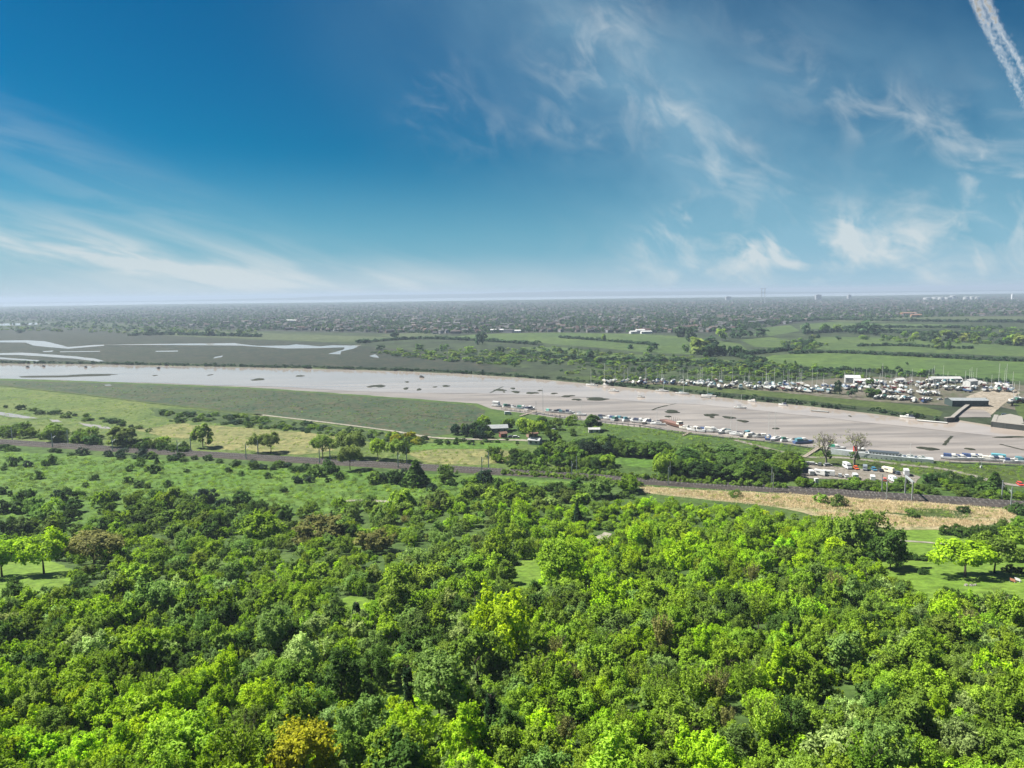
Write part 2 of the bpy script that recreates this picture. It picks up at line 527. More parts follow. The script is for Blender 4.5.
# --- ground cover on the near side
poly_sheet('saltmarsh', [(-60, 379.5), (0, 380.5), (100, 383), (250, 389), (330, 394), (400, 399.5), (440, 402.5), (474, 405.5), (486, 411), (483, 422), (468, 431), (430, 437), (400, 432), (350, 425), (300, 418.5), (255, 413.5), (200, 408), (160, 403.5), (90, 395), (0, 385), (-60, 381.5)], M['marsh'], 0.05, jit=0.4, step=12)
poly_sheet('grassland', [(-80, 383), (0, 386), (90, 396), (160, 404.5), (255, 415), (330, 424), (390, 433.5), (440, 441.5), (515, 441.5), (560, 452), (600, 470), (500, 470), (330, 461.5), (130, 449), (0, 441), (-80, 436)], M['rough_grass'], 0.05, jit=1.0, step=10)
poly_sheet('scrubland', [(150, 408), (200, 410), (255, 416), (320, 424), (390, 434), (436, 443), (430, 446), (400, 447), (345, 438), (300, 431), (262, 427), (225, 424), (180, 420), (155, 416)], M['scrubland'], 0.08, jit=1.2)
poly_sheet('hay_meadow', [(135, 430), (180, 423.5), (225, 426.5), (262, 430), (300, 432), (340, 437), (335, 450), (300, 455), (255, 452), (215, 449), (205, 441), (160, 436)], M['hay'], 0.1, jit=1.2)
poly_sheet('hay_field', [(406, 453), (440, 449.5), (500, 449.5), (514, 453), (508, 463), (470, 465), (425, 463)], M['hay'], 0.1, jit=0.8)
poly_sheet('green_field', [(396, 443), (440, 443.5), (512, 443), (520, 448), (505, 449), (440, 448.5), (408, 451)], M['meadow'], 0.12, jit=0.6)
poly_sheet('paddock', [(612, 452), (655, 452.5), (660, 464), (648, 468), (612, 464)], M['meadow'], 0.12, jit=0.8)
poly_sheet('meadow', [(-150, 447), (0, 451), (130, 458), (330, 470), (480, 476), (600, 483), (585, 505), (480, 512), (330, 512), (260, 522), (150, 520), (60, 535), (-150, 540)], M['meadow'], 0.06, drape=True, step=9, jit=0.8)
poly_sheet('reed_litter', [(638, 486), (700, 490), (830, 496), (960, 505), (1018, 510), (1014, 523), (960, 529), (900, 530), (840, 522), (780, 508), (700, 499), (645, 493)], M['reed_ground'], 0.09, drape=True, step=7, jit=0.8)
poly_sheet('rough_patch', [(903, 509), (940, 508.5), (985, 515), (965, 519), (915, 516)], M['bank_grass'], 0.13, drape=True, step=4, jit=0.5)
strip('ditch', [(826, 508), (880, 512.5), (930, 517), (985, 521)], 1.6, M['scrubland'], 0.2, drape=True, wob=0.3)
poly_sheet('lawn', [(888, 530), (940, 530), (1000, 534), (1100, 545), (1150, 612), (1000, 612), (900, 602), (880, 565)], M['lawn'], 0.08, drape=True, step=5, jit=0.5)
poly_sheet('left_lawn', [(-90, 562), (0, 560), (50, 560), (78, 572), (70, 592), (40, 600), (0, 605), (-90, 610)], M['lawn'], 0.08, drape=True, step=4, jit=0.4)
poly_sheet('clearing', [(362, 726), (372, 700), (386, 682), (412, 677), (418, 704), (400, 732), (374, 738)], M['lawn'], 0.08, drape=True, step=2, jit=0.2)
poly_sheet('clearing', [(322, 608), (350, 596), (386, 601), (378, 615), (342, 620)], M['lawn'], 0.08, drape=True, step=3, jit=0.2)
poly_sheet('clearing', [(500, 598), (512, 570), (532, 551), (560, 560), (552, 586), (530, 608)], M['lawn'], 0.08, drape=True, step=3, jit=0.2)
poly_sheet('clearing', [(590, 541), (604, 532), (612, 534), (600, 546)], M['path'], 0.1, drape=True, step=3, jit=0.2)
poly_sheet('car_park', [(800, 471), (812, 464), (850, 468), (905, 472), (921, 477), (915, 484), (890, 483), (850, 480), (802, 478)], M['gravel'], 0.12, jit=0.4)
poly_sheet('car_park', [(742, 462), (772, 454), (782, 458), (762, 468), (750, 470)], M['gravel'], 0.12, jit=0.4)
poly_sheet('bank_turf', [(800, 458), (840, 455), (905, 463), (960, 466), (1040, 469), (1060, 488), (1000, 484), (925, 476), (905, 471), (850, 467), (812, 463)], M['bank_grass'], 0.08, jit=0.6)
strip('flood_bank', [(-40, 384), (0, 386), (50, 391), (90, 395.5), (160, 404), (262, 415.3)], 4.0, M['bank_grass'], 0.3, wob=0.1)
strip('footpath', [(255, 414.5), (320, 422), (390, 431), (430, 437.5), (470, 439.5), (505, 440)], 3.0, M['path'], 0.3, wob=0.15)
strip('track', [(735, 440), (800, 456), (845, 458), (905, 465), (935, 468), (962, 473), (1000, 483), (1040, 488)], 4.0, M['gravel'], 0.16, wob=0.05)
strip('track', [(505, 440), (530, 441), (560, 447), (575, 450)], 4.0, M['path'], 0.16, wob=0.05)
strip('driveway', [(900, 541), (930, 543), (960, 546), (1000, 551), (1040, 558), (1090, 568)], 2.6, M['path'], 0.18, drape=True, wob=0.06)
strip('footpath', [(338, 502), (365, 500.5), (400, 503)], 2.4, M['path'], 0.18, drape=True, wob=0.2)
for pts in ([(0, 412), (14, 414), (28, 416.5), (38, 418.5), (24, 418.5), (6, 416.5), (-6, 414)], [(49, 419.5), (58, 420), (62, 422), (52, 422)], [(78, 422.5), (92, 424.5), (108, 427), (112, 429), (98, 428.5), (84, 425.5)]):
    poly_sheet('pond', pts, M['water'], 0.14, jit=0.3)

# --- ground cover on the far side
poly_sheet('dark_saltmarsh', [(-200, 333), (0, 329), (60, 327), (130, 333), (200, 338), (330, 343), (420, 351), (470, 361), (520, 371), (500, 373.5), (400, 368.2), (250, 364.8), (100, 361.8), (0, 360.5), (-200, 357)], M['dark_marsh'], 0.05, jit=2.0, step=25)
CREEKS = [
    [(-80, 341), (0, 340.6), (25, 340.2), (45, 341.2), (60, 345), (68, 347), (95, 345), (104, 344.8), (104, 345.8), (68, 348.8), (50, 347.3), (33, 345.6), (26, 342.6), (0, 342.4), (-80, 343)],
    [(-80, 353), (0, 353.2), (20, 352.6), (38, 353.6), (75, 356.4), (95, 358.6), (104, 361), (99, 361.8), (76, 358.8), (40, 356.2), (18, 355), (-80, 355)],
    [(-80, 357), (0, 357.4), (40, 360.3), (37, 361.3), (0, 359.2), (-80, 359)],
    [(104, 344.8), (160, 343.9), (235, 343.1), (246, 344.7), (258, 345.9), (288, 345.5), (296, 344.2), (320, 346.4), (332, 345.3), (352, 345.6), (362, 344.7), (354, 348.6), (341, 351.5), (341, 354.4), (328, 354), (343, 350), (344, 347.4), (318, 348.2), (285, 348.6), (240, 345.6), (160, 345)],
    [(369, 356), (375, 354.4), (379, 357.8), (373, 357.2)],
    [(-80, 325), (0, 323.6), (22, 323.2), (46, 322.4), (50, 323.6), (25, 325.3), (0, 325.6), (-80, 327)],
    [(42, 351.2), (54, 350.6), (52, 351.8), (44, 352.2)], [(215, 357), (223, 355.6), (222, 357), (213, 358.6)], [(60, 351.5), (100, 351), (100, 351.7), (60, 352.2)],
    [(155, 351), (178, 350.6), (178, 351.6), (156, 351.8)], [(104, 385.0), (110, 384.6), (112, 385.6), (105, 385.8)],
]
for c in CREEKS:
    poly_sheet('creek', c, M['water'], 0.12, jit=0.6, step=15)
poly_sheet('field', [(120, 331), (200, 330.5), (262, 333), (385, 337), (396, 341), (330, 342), (250, 339), (150, 335)], M['dull_field'], 0.1, step=60)
poly_sheet('field', [(440, 338), (470, 335), (500, 333.5), (560, 332.5), (640, 334), (690, 337), (740, 344), (750, 352), (700, 355), (640, 352), (590, 347), (540, 343)], M['field'], 0.1, step=40)
poly_sheet('field', [(520, 347), (560, 347), (620, 354), (690, 357), (740, 361), (720, 365), (640, 363), (560, 356)], M['field'], 0.1, step=40)
poly_sheet('field', [(752, 360), (775, 355), (830, 352.5), (930, 356.5), (1060, 362), (1100, 384), (1010, 381), (960, 376), (850, 369), (780, 365.5)], M['bright_field'], 0.12, step=30)
poly_sheet('field', [(798, 349), (815, 337), (860, 337), (930, 339), (960, 343), (1080, 346), (1100, 356), (1030, 357), (930, 353), (850, 350.5)], M['field'], 0.1, step=40)
poly_sheet('field', [(800, 325), (830, 322), (880, 323.5), (960, 324.5), (980, 328), (880, 329), (800, 329)], M['field'], 0.1, step=60)
poly_sheet('field', [(820, 319.5), (870, 317), (1060, 316), (1080, 321), (930, 322), (840, 322)], M['dull_field'], 0.1, step=80)
poly_sheet('field', [(760, 328), (790, 325), (800, 331), (770, 336)], M['field'], 0.1, step=60)
poly_sheet('field', [(740, 340), (770, 337), (790, 340), (785, 348), (755, 347)], M['field'], 0.1, step=60)
poly_sheet('field', [(380, 335), (415, 332.5), (440, 333.5), (432, 338), (396, 339)], M['dull_field'], 0.1, step=60)
poly_sheet('bank_turf', [(560, 377), (620, 382.5), (680, 388.5), (740, 394), (800, 400), (860, 406.5), (920, 414.5), (940, 416.5), (944, 412), (925, 407), (880, 402), (830, 397.5), (770, 391.5), (700, 386.5), (640, 381), (600, 376)], M['bank_grass'], 0.1, jit=0.5)
poly_sheet('boatyard_ground', [(598, 381), (640, 381), (690, 382), (770, 384), (850, 377), (960, 377), (1010, 384), (1080, 390), (1080, 416), (1022, 412), (1000, 407), (975, 405), (950, 406), (925, 404.5), (880, 402), (830, 397.5), (770, 391.5), (700, 386.5), (640, 384)], M['yard'], 0.14, jit=0.5)
poly_sheet('slipway', [(966, 397), (990, 388), (1012, 387), (1020, 393), (1004, 404), (993, 414), (984, 417.5), (964, 416.5), (970, 404)], M['hard'], 0.18, jit=0.3)
poly_sheet('mudflat', [(957, 417.6), (962, 412), (970, 409.5), (984, 410.5), (990, 414), (991, 417.6), (975, 417.4)], M['mud'], 0.24, jit=0.2)
poly_sheet('quay_turf', [(1012, 402), (1030, 398), (1080, 404), (1090, 424), (1020, 419)], M['bank_grass'], 0.2, jit=0.3)

# weedy humps standing out of the mud
def hump(px, py, wpx, hpx):
    c = ground(px, py, -1.5); a = ground(px - wpx / 2, py, -1.5); b = ground(px + wpx / 2, py, -1.5)
    lx = np.linalg.norm(b - a) / 2; d = np.linalg.norm(ground(px, py - hpx / 2, -1.5) - ground(px, py + hpx / 2, -1.5)) / 2
    m = MB(); rings = []
    ph = RNG.uniform(0, 6, 3)
    for r, z in ((1.0, -0.15), (0.8, 0.2), (0.45, 0.4), (0.1, 0.5)):
        ring = []
        for j in range(20):
            t = 2 * math.pi * j / 20
            k = r * (1 + 0.22 * math.sin(2 * t + ph[0]) + 0.14 * math.sin(3 * t + ph[1]) + 0.1 * math.sin(5 * t + ph[2]))
            ring.append((lx * k * math.cos(t), d * k * math.sin(t), z))
        rings.append(ring)
    o = m.loft(rings).build('mudbank', M['mudbank'], loc=(c[0], c[1], -1.5), smooth=True)
    o['kind'] = 'structure'


for h in [(500, 390, 12, 2.5), (513, 388.5, 6, 1.6), (516, 392, 9, 2.4), (532, 393, 12, 2.5), (540, 390.5, 5, 1.5), (554, 393.5, 7, 1.6), (568, 396, 14, 1.8), (577, 399.5, 9, 2), (597, 398.8, 26, 3), (672, 411.5, 17, 3), (668, 416.5, 6, 1.6), (711, 415, 14, 2.8), (712, 417.4, 5, 1), (729, 417.4, 11, 2.6), (743, 421, 11, 2.2), (776, 428.5, 7, 1.5),
          (60, 376.3, 76, 2.2), (95, 374.6, 40, 1.2), (258, 379.5, 16, 2), (300, 376, 10, 1.5), (378, 386, 15, 3), (370, 386.8, 8, 1.2), (406, 388.5, 6, 2.2), (419, 389.5, 6, 2), (407, 382, 5, 1.2), (435, 387, 4, 1.4), (446, 386, 9, 1.8), (928, 448.5, 20, 3), (970, 449, 8, 2), (504, 392, 3, 1), (155, 375.5, 5, 1), (210, 375, 5, 1), (850, 416.2, 3, 1.2), (1012, 437, 30, 1.6)]:
    hump(*h)
for pts in ([(392, 412), (410, 414), (430, 416.5), (452, 419.5), (468, 422)], [(262, 401), (276, 400), (290, 396.5)], [(300, 409), (318, 404), (330, 405), (345, 401)], [(120, 394), (150, 396), (180, 393)], [(205, 402), (230, 398), (246, 399)], [(360, 418), (380, 413), (396, 415)]):
    strip('creek_bed', None, 1.5, M['mudbank'], 0.14, world=[ground(x, y, 0.0)[:2] for x, y in pts], wob=0.35)
for pts in ([(490, 393), (497, 389.5), (503, 386.6)], [(652, 410), (660, 407), (676, 403.5)], [(944, 445), (948, 440), (952, 436)], [(1000, 444), (1012, 447), (1024, 450)]):
    strip('mud_channel', None, 1.6, M['mudbank'], -1.46, world=[ground(x, y, -1.46)[:2] for x, y in pts], wob=0.3)
# ------------------------------------------------------------------ foliage
def crown_arrays(seed, Rr, Hc, zc, lobes, per, leaf, lobe_k=0.34, tuft=1.0, flat_base=0.35, jitter=0.45, asym=0.18, fill=(0.5, 0.86), sprigs=0):
    """Leaf faces of one crown: clumps of leaves round the ends of its boughs, with gaps between the clumps."""
    rng = np.random.default_rng(seed)
    ph = rng.uniform(0, 6.28, 4)
    Q, V = [], []
    d0 = sph(lobes, rng); d0[:, 2] = np.where(d0[:, 2] < -flat_base, -d0[:, 2] * 0.6, d0[:, 2])
    for i in range(lobes):
        d = d0[i] / np.linalg.norm(d0[i])
        az = math.atan2(d[1], d[0])
        k = rng.uniform(*fill) * (1 + asym * math.sin(2 * az + ph[0]) + asym * 0.7 * math.sin(3 * az + ph[1]))
        c = np.array((d[0] * Rr * k, d[1] * Rr * k, zc + d[2] * Hc * 0.5 * k))
        lr = Rr * lobe_k * rng.uniform(0.6, 1.3)
        n = int(per * (lr / (Rr * lobe_k)) ** 1.6)
        e = sph(n, rng)
        keep = (e @ d) > rng.uniform(-0.75, 0.15, n)
        e = e[keep]; n = len(e)
        if n == 0:
            continue
        rad = lr * rng.uniform(0.55, 1.1, n)[:, None]
        P = c + e * rad * np.array((1, 1, tuft if d[2] > 0 else 0.8))
        nr = e * 0.8 + d * 0.4 + np.array((0, 0, 0.55)) + rng.normal(size=(n, 3)) * jitter
        Q.append(leaf_quads(P, nr, leaf * rng.uniform(0.6, 1.35, n), rng))
        lobe_v = rng.normal(0, 0.18)
        V.append(np.clip(rng.normal(0.5, 0.2, n) + lobe_v, 0, 1))
        for q in range(sprigs):                       # young shoots standing out of the clump
            u = d * 0.8 + rng.normal(size=3) * 0.55 + np.array((0, 0, 0.55)); u /= np.linalg.norm(u)
            k = 11; t = rng.uniform(0.5, 1.0, k)[:, None] * (1 + 0.85 * rng.uniform())
            P = c + u * lr * t + rng.normal(size=(k, 3)) * lr * 0.1
            Q.append(leaf_quads(P, rng.normal(size=(k, 3)) + np.array((0, 0, 0.7)) + u * 0.3, leaf * rng.uniform(0.55, 1.1, k), rng))
            V.append(np.clip(rng.normal(0.62, 0.2, k) + lobe_v, 0, 1))
    return np.concatenate(Q), np.concatenate(V)


def twig_arrays(seed, Rr, H, stems, per, leaf):
    """A half bare crown: upright twigs with small new leaves strung along them."""
    rng = np.random.default_rng(seed)
    Q, V = [], []
    for i in range(stems):
        a = rng.uniform(0, 6.28); r = Rr * math.sqrt(rng.uniform(0, 1)) * 0.75
        base = np.array((r * 0.5 * math.cos(a), r * 0.5 * math.sin(a), H * rng.uniform(0.1, 0.35)))
        tip = np.array((r * math.cos(a) * 1.25, r * math.sin(a) * 1.25, H * rng.uniform(0.72, 1.05) * (1 - 0.35 * (r / Rr) ** 2)))
        t = rng.uniform(0.12, 1, per)[:, None] ** 0.8
        P = base + (tip - base) * t + rng.normal(size=(per, 3)) * 0.05 * Rr * (0.5 + t)
        Q.append(leaf_quads(P, rng.normal(size=(per, 3)) + np.array((0, 0, 0.4)), leaf * rng.uniform(0.5, 1.3, per), rng))
        V.append(np.clip(rng.normal(0.45, 0.22, per), 0, 1))
    return np.concatenate(Q), np.concatenate(V)


def limbs(seed, h, r, spread, n, top, mat='bark', k=6, fine=0):
    rng = random.Random(seed); m = MB()
    lean = (rng.uniform(-.05, .05) * h, rng.uniform(-.05, .05) * h)
    mid = (lean[0] * 0.5, lean[1] * 0.5, h * 0.5)
    m.tube([(0, 0, -0.6), (lean[0] * 0.2, lean[1] * 0.2, h * 0.25), mid, (lean[0], lean[1], h)], r, r * 0.45, k)
    for i in range(n):
        a = 6.28 * i / n + rng.uniform(-.4, .4); s = spread * rng.uniform(.6, 1)
        z0 = h * rng.uniform(0.5, 1.0); f = z0 / h
        p0 = (lean[0] * f, lean[1] * f, z0)
        p1 = (p0[0] + math.cos(a) * s * .45, p0[1] + math.sin(a) * s * .45, z0 + (top - z0) * .45)
        p2 = (p0[0] + math.cos(a) * s, p0[1] + math.sin(a) * s, z0 + (top - z0) * rng.uniform(.75, 1))
        m.tube([p0, p1, p2], r * 0.42, r * 0.1, 5)
        for q in range(fine):
            t = rng.uniform(.3, .95); b = [p1[j] + (p2[j] - p1[j]) * t for j in range(3)]
            aa = a + rng.uniform(-1.3, 1.3); ss = s * rng.uniform(.25, .55)
            e1 = (b[0] + math.cos(aa) * ss * .6, b[1] + math.sin(aa) * ss * .6, b[2] + ss * .7)
            e2 = (b[0] + math.cos(aa) * ss, b[1] + math.sin(aa) * ss, b[2] + ss * 1.5)
            m.tube([b, e1, e2], r * 0.12, r * 0.035, 4)
    return m


class Proto:
    """One kind of tree or bush: leaf faces and trunk of unit placement, copied as objects or baked into a mass."""
    def __init__(s, Q, V, trunk=None):
        s.Q, s.V, s.trunk_mb = Q, V, trunk
        s.me = None; s.tm = None

    def mesh(s):
        if s.me is None:
            s.me = quad_mesh('crown', s.Q, M['leaf'], s.V)
        return s.me

    def trunk(s):
        if s.tm is None:
            o = s.trunk_mb.build('trunk', M['bark']); s.tm = o.data
            bpy.data.objects.remove(o)
        return s.tm


P = {}
# broadleaf trees seen from near: 6 to 9 m high
P['near'] = []
for i in range(9):
    h = (5.4, 6.2, 5.8, 6.8, 6.0, 7.2, 5.6, 6.6, 7.4)[i]; Rr = (2.5, 2.9, 2.7, 3.1, 3.2, 2.8, 2.6, 3.4, 3.0)[i]
    Q, V = crown_arrays(100 + i, Rr, h * 0.95, h * 0.54, 50 + i % 4 * 6, 120, 0.19, 0.22, tuft=1.35 if i % 2 else 1.1, flat_base=0.55, asym=0.24, fill=(0.42, 0.92), sprigs=5)
    P['near'].append(Proto(Q, V, limbs(100 + i, h * 0.55, 0.13, Rr * 0.7, 6, h * 0.8)))
P['mid'] = []
for i in range(8):
    h = (6, 6.8, 7.4, 6.4, 7.8, 7.0, 6.2, 7.2)[i]; Rr = (2.9, 3.2, 3.0, 3.3, 3.4, 2.8, 3.1, 3.6)[i]
    Q, V = crown_arrays(200 + i, Rr, h * 0.95, h * 0.53, 40 + i % 4 * 4, 70, 0.28, 0.26, tuft=1.2, flat_base=0.6, asym=0.24, fill=(0.42, 0.92), sprigs=4)
    P['mid'].append(Proto(Q, V, limbs(200 + i, h * 0.55, 0.14, Rr * 0.7, 5, h * 0.8, k=5)))
# hawthorn and sallow: rounder, close, reaching the ground
P['haw'] = []
for i in range(6):
    h = (4.2, 4.8, 5.2, 4.5, 5.0, 5.6)[i]; Rr = (2.6, 2.9, 3.0, 3.2, 2.7, 3.3)[i]
    Q, V = crown_arrays(300 + i, Rr, h * 1.0, h * 0.5, 60, 110, 0.2, 0.21, tuft=0.9, flat_base=0.75, asym=0.22, fill=(0.5, 0.98), sprigs=4)
    P['haw'].append(Proto(Q, V, limbs(300 + i, h * 0.45, 0.12, Rr * 0.6, 5, h * 0.7, k=5)))
P['twig'] = []
for i in range(4):
    h = (6.0, 6.8, 7.4, 6.2)[i]; Rr = (2.0, 2.3, 2.4, 2.7)[i]
    Q, V = twig_arrays(400 + i, Rr, h, 34, 52, 0.2)
    P['twig'].append(Proto(Q, V, limbs(400 + i, h * 0.6, 0.11, Rr * 0.75, 9, h * 0.97, k=5, fine=5)))
P['bush'] = []
for i in range(6):
    h = (2.6, 3.0, 3.4, 2.8, 3.2, 3.6)[i]; Rr = (2.0, 2.3, 2.2, 2.6, 2.8, 2.4)[i]
    Q, V = crown_arrays(500 + i, Rr, h * 1.25, h * 0.42, 34, 60, 0.27, 0.27, tuft=0.9, flat_base=0.9, asym=0.2, fill=(0.5, 0.85))
    P['bush'].append(Proto(Q, V))
P['round'] = []
for i in range(5):
    h = (8, 9, 8.5, 9.5, 10)[i]; Rr = (4.4, 4.6, 5.0, 4.2, 5.2)[i]
    Q, V = crown_arrays(600 + i, Rr, h * 0.92, h * 0.55, 56, 80, 0.42, 0.22, tuft=0.95, flat_base=0.75, asym=0.12, fill=(0.55, 0.86))
    P['round'].append(Proto(Q, V, limbs(600 + i, h * 0.5, 0.2, Rr * 0.7, 6, h * 0.8)))
P['park'] = []
for i in range(4):
    h = (8.2, 8.8, 8.0, 9.0)[i]; Rr = (4.8, 5.2, 4.6, 5.0)[i]
    Q, V = crown_arrays(700 + i, Rr, h * 0.68, h * 0.62, 60, 90, 0.32, 0.22, tuft=1.05, flat_base=0.6, asym=0.18, fill=(0.45, 0.88))
    P['park'].append(Proto(Q, V, limbs(700 + i, h * 0.5, 0.24, Rr * 0.75, 7, h * 0.8)))
P['cone'] = []
for i in range(3):
    rng = np.random.default_rng(800 + i); n = 900
    t = rng.uniform(0, 1, n) ** 0.7; a = rng.uniform(0, 6.28, n); r = (1 - t) * rng.uniform(0.7, 1.08, n) + 0.04
    C = np.stack([np.cos(a) * r * 3.0, np.sin(a) * r * 3.0, t * 8.0 + 0.3], 1)
    Q = leaf_quads(C, np.stack([np.cos(a), np.sin(a), np.full(n, .5)], 1) + rng.normal(size=(n, 3)) * 0.5, rng.uniform(.4, .9, n), rng)
    P['cone'].append(Proto(Q, np.clip(rng.normal(.5, .2, n), 0, 1), limbs(800 + i, 6, 0.2, 0.5, 3, 7)))
P['column'] = []
for i in range(3):
    rng = np.random.default_rng(830 + i); n = 800
    z = rng.uniform(0, 1, n); a = rng.uniform(0, 6.28, n); w = 0.55 + 0.35 * np.sin(z * 9 + i) * 0.4
    r = w * rng.uniform(.5, 1.1, n) * (1.1 - 0.5 * z)
    C = np.stack([np.cos(a) * r, np.sin(a) * r, z * 7.0], 1)
    Q = leaf_quads(C, np.stack([np.cos(a), np.sin(a), np.full(n, .3)], 1) + rng.normal(size=(n, 3)) * .5, rng.uniform(.2, .42, n), rng)
    P['column'].append(Proto(Q, np.clip(rng.normal(.5, .2, n), 0, 1), limbs(830 + i, 7.2, 0.14, 0.8, 4, 7.4, fine=2)))
P['far'] = []
for i in range(8):
    h = (8, 10, 9, 11, 7, 9, 12, 8)[i]; Rr = (4, 4.5, 5, 5, 4, 4.6, 4.6, 5.5)[i]
    Q, V = crown_arrays(900 + i, Rr, h * 0.98, h * 0.5, 13, 15, 1.7, 0.4, flat_base=0.8, asym=0.15, fill=(0.45, 0.8))
    P['far'].append(Proto(Q, V, limbs(900 + i, h * 0.5, 0.25, 1.5, 3, h * 0.7, k=4)))
P['tiny'] = []
for i in range(6):
    h = (7, 9, 8, 10, 6, 9)[i]; Rr = (4.5, 5, 5.5, 5, 4.5, 6)[i]
    Q, V = crown_arrays(950 + i, Rr, h, h * 0.48, 6, 5, 4.2, 0.45, flat_base=0.9, fill=(0.4, 0.7))
    P['tiny'].append(Proto(Q, V))

COLOURS = {   # albedo of each kind of foliage
    'lime green': (0.25, 0.41, 0.016), 'fresh green': (0.205, 0.33, 0.028), 'mid green': (0.145, 0.232, 0.034), 'deep green': (0.068, 0.132, 0.024),
    'grey green': (0.165, 0.265, 0.062), 'silvery green': (0.26, 0.365, 0.115), 'olive green': (0.205, 0.315, 0.034), 'yellow green': (0.3, 0.43, 0.014),
    'ochre': (0.33, 0.33, 0.018), 'brownish': (0.19, 0.2, 0.06), 'dull olive': (0.145, 0.2, 0.045), 'blackish green': (0.025, 0.06, 0.018),
    'blue green': (0.05, 0.095, 0.042),
}


def tint(c, k=0.16):
    c = np.array(COLOURS[c] if isinstance(c, str) else c)
    f = 1 + RNG.normal(0, k); w = 1 + RNG.normal(0, k * 0.3)
    return tuple(np.clip(c * f * np.array((w, 1, 1)), 0.004, 0.8))


def plant(kind, proto, pos, s, color, label, cat, group, parts=True, rz=None, at=None, sink=0.0):
    """A tree (trunk and crown) or a bush (one mesh) standing on the land."""
    rz = RNG.uniform(0, 6.28) if rz is None else rz
    sc = s if hasattr(s, '__len__') else (s, s, s)
    if parts and proto.trunk_mb is not None:
        o = empty(kind, (pos[0], pos[1], pos[2] - sink), rz, sc)
        t = bpy.data.objects.new('trunk', proto.trunk()); link(t, o)
        c = bpy.data.objects.new('crown', proto.mesh()); link(c, o); c.color = rgba(color)
    else:
        o = bpy.data.objects.new(kind, proto.mesh()); link(o); o.color = rgba(color)
        o.location = (pos[0], pos[1], pos[2] - sink); o.rotation_euler = (0, 0, rz); o.scale = sc
    thing(o, label, cat, group, at)
    return o


class Mass:
    """A growth nobody could count, baked into one mesh."""
    def __init__(s):
        s.Q, s.V, s.C = [], [], []

    def add(s, proto, pos, sc, color, rz=None, thin=1.0):
        rz = RNG.uniform(0, 6.28) if rz is None else rz
        sc = np.array(sc if hasattr(sc, '__len__') else (sc, sc, sc))
        ca, sa = math.cos(rz), math.sin(rz); Rz = np.array(((ca, -sa, 0), (sa, ca, 0), (0, 0, 1)))
        Q = proto.Q
        V = proto.V
        if thin < 1:
            k = RNG.uniform(size=len(Q)) < thin; Q = Q[k]; V = V[k]
        q = (Q * sc) @ Rz.T + np.asarray(pos)
        s.Q.append(q); s.V.append(V); s.C.append(np.tile(np.asarray(color), (len(V), 1)))

    def build(s, name, label=None, cat=None, stuff=True, group=None, at=None):
        me = quad_mesh(name, np.concatenate(s.Q), M['leaf_mass'], np.concatenate(s.V), np.concatenate(s.C))
        o = bpy.data.objects.new(name, me); link(o)
        if stuff:
            o['kind'] = 'stuff'
        if label:
            thing(o, label, cat, group, at)
        return o


def px_height(pos, s_px):
    """Metres that s_px pixels measure at a place."""
    v = RM.T @ (np.asarray(pos, float) - CAM)
    return s_px * -v[2] / F


ROWS = [(0, 'far'), (596, 'middle of'), (648, 'near'), (712, 'front edge of')]


def zone(px, py):
    col = ('far left', 'left', 'left of centre', 'centre', 'right of centre', 'right', 'far right')[int(np.clip(px / 1024 * 7, 0, 6))]
    row = 'the back wood'
    for y, n in ((585, 'the middle wood'), (645, 'the near wood'), (710, 'the front wood')):
        if py >= y:
            row = n
    return f'{row} {col}'


# --- trees that stand out, placed one by one: pixel of the base, width and height in pixels
def feature(kind, fam, i, px, py, wpx, hpx, colour, label, cat='tree', group=None, z=None):
    pos = ground(px, py, z)
    pr = P[fam][i % len(P[fam])]
    ext = pr.Q.reshape(-1, 3); w0 = np.percentile(np.abs(ext[:, :2]), 98) * 2 * 0.95; h0 = np.percentile(ext[:, 2], 99)
    sw, sh = px_height(pos, wpx) / w0, px_height(pos, hpx) / h0
    FEATURES.append((pos[0], pos[1], px_height(pos, wpx) / 2))
    return plant(kind, pr, pos, (sw, sw, sh), tint(colour, 0.05), label, cat, group, at=(px, py))


FEATURES = []
feature('lawn_tree', 'park', 0, 44, 574, 42, 41, 'lime green', 'bright green tree standing alone on the sunny lawn at the left edge', group='single trees on lawns')
feature('lawn_tree', 'park', 1, 2, 577, 40, 36, 'lime green', 'bright green tree cut off by the left edge of the photo', group='single trees on lawns')
feature('lawn_tree', 'park', 2, 965, 577, 52, 36, 'lime green', 'bright spreading tree with a clear dark trunk on the right lawn', group='single trees on lawns')
feature('lawn_tree', 'park', 3, 994, 574, 36, 40, 'mid green', 'darker round tree behind the spreading tree on the right lawn', group='single trees on lawns')
feature('brown_tree', 'park', 3, 95, 567, 48, 36, 'brownish', 'wide brown leaved tree beside the left lawn', group='brown leaved trees')
feature('broadleaf_tree', 'haw', 5, 505, 658, 70, 68, 'yellow green', 'big round yellow green tree at the centre of the wood', group='trees of the wood')
feature('broadleaf_tree', 'haw', 3, 478, 682, 54, 54, 'mid green', 'round green tree just below the big yellow green tree', group='trees of the wood')
feature('broadleaf_tree', 'near', 7, 306, 792, 68, 72, 'ochre', 'ochre yellow tree at the bottom edge of the wood', group='trees of the wood')
feature('broadleaf_tree', 'near', 0, 397, 733, 30, 36, 'yellow green', 'small yellow tree beside the grassy clearing in the near wood', group='trees of the wood')
feature('broadleaf_tree', 'near', 8, 440, 722, 62, 74, 'grey green', 'tall grey green tree right of the grassy clearing', group='trees of the wood')
feature('broadleaf_tree', 'near', 3, 560, 592, 46, 58, 'fresh green', 'tall bright green tree above the big yellow green tree', group='trees of the wood')
feature('broadleaf_tree', 'mid', 2, 1012, 552, 30, 26, 'fresh green', 'leafy green tree at the right end of the dark hedge', group='trees of the wood')
